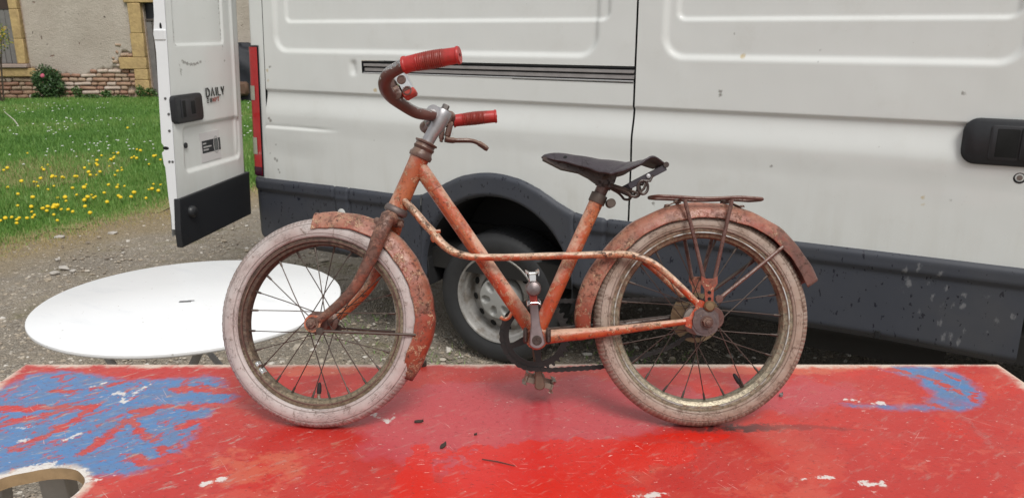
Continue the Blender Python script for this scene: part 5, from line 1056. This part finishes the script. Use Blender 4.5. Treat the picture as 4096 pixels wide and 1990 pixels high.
DAND = [(-5.9, 9.57), (-5.36, 8.26), (-5.4, 8.41), (-5.01, 8.32), (-5.06, 8.49), (-5.04, 8.52), (-5.12, 8.71), (-4.77, 7.61), (-4.79, 7.42), (-4.69, 7.64), (-4.68, 7.68), (-4.63, 7.66), (-4.68, 7.92), (-4.62, 7.82), (-4.63, 7.93), (-4.53, 7.89), (-4.43, 7.71), (-4.39, 7.35), (-4.36, 7.41), (-4.51, 7.36), (-4.1, 7.24), (-4.32, 7.74), (-4.35, 7.87), (-4.0, 7.24), (-3.89, 6.97), (-4.05, 6.88), (-3.96, 6.9), (-3.87, 6.74), (-4.17, 6.73), (-4.08, 6.55), (-4.21, 6.6), (-4.45, 6.95), (-3.83, 7.02), (-3.73, 6.81), (-3.73, 6.85), (-3.73, 6.76), (-3.71, 6.93), (-3.73, 7.06), (-3.51, 6.71), (-3.82, 7.44), (-3.83, 7.61), (-3.67, 7.23), (-3.67, 7.41), (-3.51, 6.88), (-3.44, 6.82), (-3.4, 6.87), (-3.36, 6.88), (-3.43, 7.45), (-3.44, 7.32), (-3.25, 7.18), (-3.23, 6.88), (-3.26, 7.05), (-3.38, 7.49), (-4.79, 9.18), (-4.64, 8.99), (-4.83, 9.5), (-4.7, 9.32), (-4.68, 9.38), (-4.58, 9.07), (-4.52, 8.81), (-4.51, 8.82), (-4.4, 8.6), (-4.24, 8.51), (-4.09, 8.25), (-4.09, 8.01), (-4.18, 8.33), (-4.65, 9.8), (-4.48, 9.44), (-4.37, 9.14), (-4.34, 9.01), (-4.23, 8.93), (-4.18, 9.23), (-4.1, 9.02), (-4.0, 8.93), (-4.0, 8.7), (-4.65, 8.65), (-4.61, 8.67), (-4.61, 8.73), (-4.52, 8.6), (-4.54, 8.35), (-4.34, 8.01), (-4.35, 8.07), (-4.29, 8.09), (-4.28, 8.13), (-5.8, 12.0), (-4.09, 7.53), (-3.87, 6.4), (-3.82, 6.32), (-3.82, 6.31), (-3.78, 6.33), (-3.82, 6.46), (-3.79, 6.46), (-3.83, 6.57), (-3.72, 6.38), (-3.7, 6.38), (-3.7, 6.22), (-3.82, 6.22), (-3.65, 6.39), (-3.61, 6.39), (-3.84, 6.15), (-3.86, 6.09), (-3.85, 6.05), (-3.95, 6.14), (-3.91, 6.03), (-4.0, 6.08), (-4.01, 6.04), (-3.81, 5.88), (-3.44, 6.25), (-3.39, 6.2), (-3.59, 6.04), (-3.67, 5.49), (-3.94, 6.36), (-3.61, 6.56)]
yel = plain('dandelion_yellow', (.80, .56, .012), .6, 0, .15, 90); stem = plain('dandelion_stem', (.12, .20, .05), .6)
b = MB(); b.lathe([(0, .098), (.011, .099), (.019, .107), (.0215, .115), (.018, .123), (.010, .128), (0, .1295)], (0, 0, 0), (0, 0, 1), 9); b.mat(1).tube([(0, 0, 0), (.003, 0, .05), (0, 0, .101)], .0022, 4)
dn = b.build('dandelion', [yel, stem], None, True)
for i, (x, y) in enumerate(DAND):
    o = dn if i == 0 else dn.copy()
    if i: COL.objects.link(o)
    o.location = (x * 1.035, y * 1.035, GZ + random.uniform(-.012, .012)); o.scale = [random.uniform(.55, .98)] * 3; o.rotation_euler = (R(random.uniform(0, 40)), R(random.uniform(-20, 20)), R(random.uniform(-30, 30)))
    tag(o, 'yellow dandelion in bloom in the grass of the lawn', 'dandelion', 'dandelions in bloom on the lawn')

# ================================================================== FARM BUILDING AT THE END OF THE LAWN
HY = 18.7; fb = empty('farmhouse', (-9.5, HY, GZ)); tag(fb, 'old rendered stone farmhouse with ochre stone door and window surrounds beyond the lawn', 'building')
def hx(x): return x + 9.5
def hz(z): return z - GZ
def render_mat():
    n = Nodes('old_lime_render'); f = n.noise(1.1, 6, .65); g = n.noise(9, 6, .7); c = n.mix(n.step(f, .35, .65), (.46, .395, .335), (.54, .475, .41)); c = n.mix(n.math('MULTIPLY', n.step(g, .42, .7), .35), c, (.37, .32, .27))
    p = n.step(n.noise(3.4, 5, .6, dist=.4), .655, .675); c = n.mix(n.math('MULTIPLY', p, .85), c, (.21, .12, .085)); q = n.step(n.noise(7, 4, .6), .70, .72); c = n.mix(n.math('MULTIPLY', q, .8), c, (.12, .10, .08))
    return n.done(c, .9, n.bump(n.math('SUBTRACT', n.math('ADD', n.math('MULTIPLY', g, .5), n.noise(40, 4)), n.math('ADD', n.math('MULTIPLY', p, 1.5), q)), .02))
RM = render_mat()
def stone_wall_mat(name, a, b_): n = Nodes(name); f = n.noise(5, 6, .7); return n.done(n.mix(n.step(f, .35, .68), a, b_), .9, n.bump(n.noise(14, 6, .7), .02))
ochre = stone_wall_mat('ochre_stone', (.56, .40, .185), (.42, .29, .14)); mortar = stone_wall_mat('pale_mortar', (.48, .39, .32), (.34, .26, .21))
mb = MB()     # masonry core with window and door openings
for x0, x1, z0, z1 in ((-17, -12.9, GZ, 4.6), (-12.9, -11.36, GZ, .62), (-12.9, -11.36, 2.5, 4.6), (-11.36, -8.40, GZ, 4.6), (-8.40, -7.20, 2.10, 4.6), (-7.20, 2, GZ, 4.6)): mb.box((hx((x0 + x1) / 2), .32, hz((z0 + z1) / 2)), (x1 - x0, .5, z1 - z0))
mb.build('wall', mortar, fb, False)
rf_ = MB().prism([(hx(-17.4), -.5, hz(4.5)), (hx(-17.4), 4, hz(7)), (hx(-17.4), 8.5, hz(4.5))], (0, 0, 0), (19.8, 0, 0)).build('roof', plain('roof_tile', (.22, .10, .07), .85, 0, .3, 6), fb, False)
mb = MB(); mb.box((hx(-7.5), 8, hz(2.2)), (19, .4, 4.5)).box((hx(-16.8), 4.2, hz(2.2)), (.4, 7.6, 4.5)).box((hx(1.8), 4.2, hz(2.2)), (.4, 7.6, 4.5)); mb.build('rear_wall', mortar, fb, False)
def render_patch(top_x0, top_x1, low, name='render_coat'):
    V = []; xs = np.linspace(top_x0, top_x1, 90); lz = np.interp(xs, [p[0] for p in low], [p[1] for p in low]) + .025 * np.sin(xs * 23) + .018 * np.sin(xs * 51 + 1); NZ = 60
    for x, z0 in zip(xs, lz):
        for k in range(NZ): t = k / (NZ - 1); V.append((hx(x), .05 - .03 + .012 * math.sin(x * 3) * math.sin(t * 9) + (.03 * (1 - min(1, t * 30))), hz(z0 + (4.55 - z0) * t ** 1.3)))
    return big_mesh(name, np.array(V), grid_faces(90, NZ), RM, fb, True)
render_patch(-11.13, -8.72, [(-11.2, .62), (-10.9, .60), (-10.5, .50), (-10.1, .44), (-9.95, .46), (-9.65, .58), (-9.40, .62), (-9.20, .64), (-9.12, .72), (-9.08, .90), (-9.00, .98), (-8.90, 1.02), (-8.72, .98)])
render_patch(-16.9, -12.95, [(-17, .5), (-14, .55), (-12.9, .5)]); render_patch(-6.95, 1.9, [(-7, .4), (-6, .5), (2, .5)])
sts = [stone_wall_mat('rubble_brown', (.33, .19, .125), (.44, .29, .20)), stone_wall_mat('rubble_tan', (.52, .40, .29), (.40, .28, .20)), stone_wall_mat('rubble_pale', (.64, .54, .46), (.52, .41, .33)), stone_wall_mat('rubble_red', (.30, .15, .10), (.38, .22, .155))]
rg = random.Random(5); cnt = 0
def rubble(x, z, lx, lz, m):
    global cnt
    b = MB(); b.box((0, 0, 0), (lx, .12, lz), None, min(lx, lz) * .28); b.v = [(p[0] + rg.uniform(-.008, .008), p[1] + rg.uniform(-.008, .008), p[2] + rg.uniform(-.006, .006)) for p in b.v]; o = b.build('stone', m, fb, True, sharp=60); o.location = (hx(x), .055, hz(z)); o.rotation_euler = (0, R(rg.uniform(-3, 3)), 0); cnt += 1
for r_ in range(7):
    z = GZ + .045 + r_ * .096; x = -12.2 + rg.uniform(0, .1)
    while x < -8.77:
        lx = rg.choice((.15, .2, .26, .34, .42)) * rg.uniform(.85, 1.15); top = np.interp(x, [-12, -11.1, -10.5, -10.1, -9.6, -9.2, -8.7], [.50, .66, .56, .50, .66, .70, .66])
        if z < top and x + lx / 2 < -8.75: rubble(x + lx / 2, z, lx - .018, .082 + rg.uniform(-.012, .006), rg.choice(sts))
        x += lx
for x, z, lx in ((-9.17, .78, .13), (-9.10, .70, .1), (-9.20, .86, .07), (-8.93, .94, .2), (-8.80, .93, .12), (-9.05, 1.16, .14), (-9.10, 1.0, .05)): rubble(x, z, lx, .07, rg.choice(sts[:3]))
mb = MB()
def block(name, x0, x1, z0, z1, m=ochre, y=.02): return MB().box((hx((x0 + x1) / 2), y, hz((z0 + z1) / 2)), (x1 - x0, .16, z1 - z0), None, .012).build(name, m, fb)
for z0, z1, x0 in ((GZ, .375, -8.74), (.38, .62, -8.73), (.625, .885, -9.05), (.89, 1.42, -8.72), (1.425, 2.08, -8.70)): block('jamb_stone', x0, -8.42, z0, z1)
block('lintel_stone', -8.78, -7.1, 2.09, 2.42); block('jamb_stone', -7.2, -6.92, GZ, 2.08)
for z0, z1 in ((.745, 1.30), (1.305, 1.95), (1.955, 2.5)): block('jamb_stone', -11.395, -11.185, z0, z1); block('jamb_stone', -13.05, -12.87, z0, z1)
block('window_lintel', -13.1, -11.15, 2.505, 2.8); block('window_sill', -13.1, -11.16, .655, .74, plain('pink_sill', (.40, .31, .27), .8, 0, .2, 12, .004), -.03); block('sill_stone', -11.93, -11.05, .455, .64); block('sill_stone', -12.8, -11.94, .455, .64)
gb = [plain('weathered_board', (.19, .18, .175), .8, 0, .35, 9, .006), plain('weathered_board_dark', (.10, .085, .075), .8, 0, .35, 9, .006)]
wn = empty('window', (hx(-12.13), .14, hz(.745)), 0, fb); wn['label'] = 'boarded window behind weathered grey shutters'
for i in range(12): MB().box((-.70 + i * .128, 0, .875), (.122, .035, 1.75), None, .006).build('shutter_board', gb[i % 2 if i % 3 else 0], wn)
MB().box((0, -.022, 1.45), (1.5, .02, .5), None, .004).build('upper_panel', plain('brown_panel', (.055, .035, .028), .7, 0, .3, 8), wn)
dr = empty('door', (hx(-7.81), .16, hz(GZ)), 0, fb); dr['label'] = 'weathered plank door under a dark transom'
for i in range(9): MB().box((-.54 + i * .135, 0, .88), (.129, .04, 1.76), None, .006).build('plank', gb[i % 2], dr)
MB().box((0, .02, 1.95), (1.2, .02, .36)).build('transom', plain('transom_dark', (.018, .020, .028), .3), dr); MB().box((0, -.01, 1.765), (1.22, .06, .05), None, .006).build('transom_bar', gb[1], dr)

# shrubs and weeds against the wall
LEAF = []
def foliage(c, rad, n, size, stretch=(1, 1, 1), hole=.2):
    P = RNG.normal(size=(n, 3)); P /= np.linalg.norm(P, axis=1)[:, None]; rr = RNG.uniform(hole, 1, n) ** .55; lob = 1 + .22 * np.sin(P[:, 0] * 5 + c[0] * 7) * np.sin(P[:, 2] * 4 + P[:, 1] * 3)
    P = P * (rr * lob)[:, None] * np.array(rad) + np.array(c); P = P[P[:, 2] > .01]; n = len(P); a = RNG.normal(size=(n, 3)); a /= np.linalg.norm(a, axis=1)[:, None]; b = np.cross(a, RNG.normal(size=(n, 3))); b /= np.linalg.norm(b, axis=1)[:, None]
    s = size * RNG.uniform(.6, 1.3, n)[:, None]; Q = np.stack([P - a * s, P + b * s * .45, P + a * s, P - b * s * .45], 1); return Q.reshape(-1, 3), np.arange(4 * n).reshape(-1, 4), np.repeat(RNG.uniform(0, 1, n), 4)
def leaf_mat(name, a, b, c): n = Nodes(name); return n.done(n.ramp(n.attr('tone'), [(0, a), (.55, b), (1, c)]), .5)
DG = leaf_mat('dark_leaf', (.020, .052, .016), (.042, .095, .028), (.080, .15, .045)); MG = leaf_mat('weed_leaf', (.025, .07, .012), (.05, .12, .022), (.10, .18, .04)); bark_m = plain('shrub_stem', (.07, .05, .035), .85)
def plant(name, x, y, label, cat, rad, c, n, size, mat, group=None, stems=4):
    e = empty(name, (x, y, GZ)); tag(e, label, cat, group); V, F, tn = foliage(c, rad, n, size); o = big_mesh('foliage', V, F, mat, e, False, dict(tone=tn))
    for i in range(stems):
        a = 6.28 * i / max(1, stems); MB().tube([(.03 * math.cos(a), .03 * math.sin(a), 0), (.3 * rad[0] * math.cos(a), .3 * rad[1] * math.sin(a), c[2] * .6), (.6 * rad[0] * math.cos(a + .4), .6 * rad[1] * math.sin(a + .4), c[2] + rad[2] * .5)], [.014, .010, .004], 6).build('stem', bark_m, e)
    return e
rb = plant('rose_bush', -10.53, HY - .42, 'dark green rose bush with one pink bloom against the farmhouse wall', 'shrub', (.36, .30, .40), (0, 0, .37), 2600, .035, DG)
MB().lathe([(0, -.02), (.035, -.01), (.05, .01), (.035, .03), (0, .035)], (.06, -.30, .56), (0, -1, .3), 10).build('rose', plain('rose_pink', (.50, .10, .16), .6), rb)
for x, w_, h, lab in ((-10.98, .10, .14, 'low weed clump left of the rose bush'), (-10.02, .10, .30, 'tall weed growing just right of the rose bush'), (-9.70, .28, .11, 'low spreading weeds along the middle of the stone base'), (-9.35, .12, .20, 'weed tuft in front of the stones left of the door jamb'), (-9.05, .25, .09, 'flat weeds at the foot of the stones beside the door jamb'), (-8.56, .11, .32, 'leafy weed growing up the ochre door jamb'), (-8.33, .18, .24, 'bushy weed clump at the foot of the plank door')):
    plant('weed', x, HY - .22, lab, 'weed', (w_, .12, h * .6), (0, 0, h * .5), int(900 * w_ + 200), .030, MG, 'weeds along the farmhouse wall', 2)
ys = plant('flowering_shrub', -11.22, 17.6, 'tall shrub with yellow blossom standing before the shuttered window', 'shrub', (.40, .35, .42), (-.02, 0, 1.42), 700, .030, leaf_mat('spring_leaf', (.08, .13, .02), (.14, .19, .03), (.22, .25, .05)), None, 5)
V, F, tn = foliage((-.02, 0, 1.45), (.42, .37, .40), 420, .026); big_mesh('blossom', V, F, leaf_mat('yellow_blossom', (.55, .36, .01), (.70, .50, .02), (.78, .60, .05)), ys, False, dict(tone=tn))['kind'] = 'stuff'
# unidentified dark object between van and house, given an invented heap form
hp = empty('unclear_dark_object', (-6.05, 18.2, GZ)); tag(hp, 'unidentified dark object by the farmhouse shaped as a sheeted heap, seen between the van and its open door', 'heap')
q = MB(); V = []
for i in range(14):
    for k in range(24):
        t = i / 13 * math.pi / 2; a = 2 * math.pi * k / 24; r_ = math.cos(t) ** .6 * (1 + .12 * math.sin(a * 3 + i)); V.append((.62 * r_ * math.cos(a), .4 * r_ * math.sin(a), 1.22 * math.sin(t) ** .8 * (1 + .05 * math.sin(a * 2))))
q.add(V, [(i * 24 + k, i * 24 + (k + 1) % 24, (i + 1) * 24 + (k + 1) % 24, (i + 1) * 24 + k) for i in range(13) for k in range(24)]); q.build('sheet', plain('dark_object_black', (.012, .014, .020), .65, 0, .3, 8, .01), hp)  # sheet form invented for the unidentified dark object
MB().tube([(-.42, -.36, 1.02), (-.12, -.42, .90), (-.16, -.44, .76)], .028, 6).build('pale_stripe', plain('pale_stripe', (.40, .43, .47), .5), hp)  # solid pale stripe standing in for a reflecting streak
MB().box((.0, -.52, .30), (.5, .2, .30), None, .05).build('brown_lump', plain('brown_lump', (.13, .075, .05), .9, 0, .3, 10), hp); MB().box((-.16, -.66, .10), (.26, .14, .18), Matrix.Rotation(.4, 3, 'Y'), .03).build('blue_scrap', plain('blue_scrap', (.16, .23, .26), .6, 0, .3, 14), hp)  # lump shapes invented for the brown and bluish tones

sk = MB().tube([(0, 0, 0), (-.10, .02, .14), (-.24, .03, .27)], [.010, .008, .005], 6).build('stick', plain('pale_stick', (.52, .48, .42), .8)); sk.location = (-8.0, 12.9, GZ); tag(sk, 'thin pale stick leaning out of the lawn at the left', 'stick')
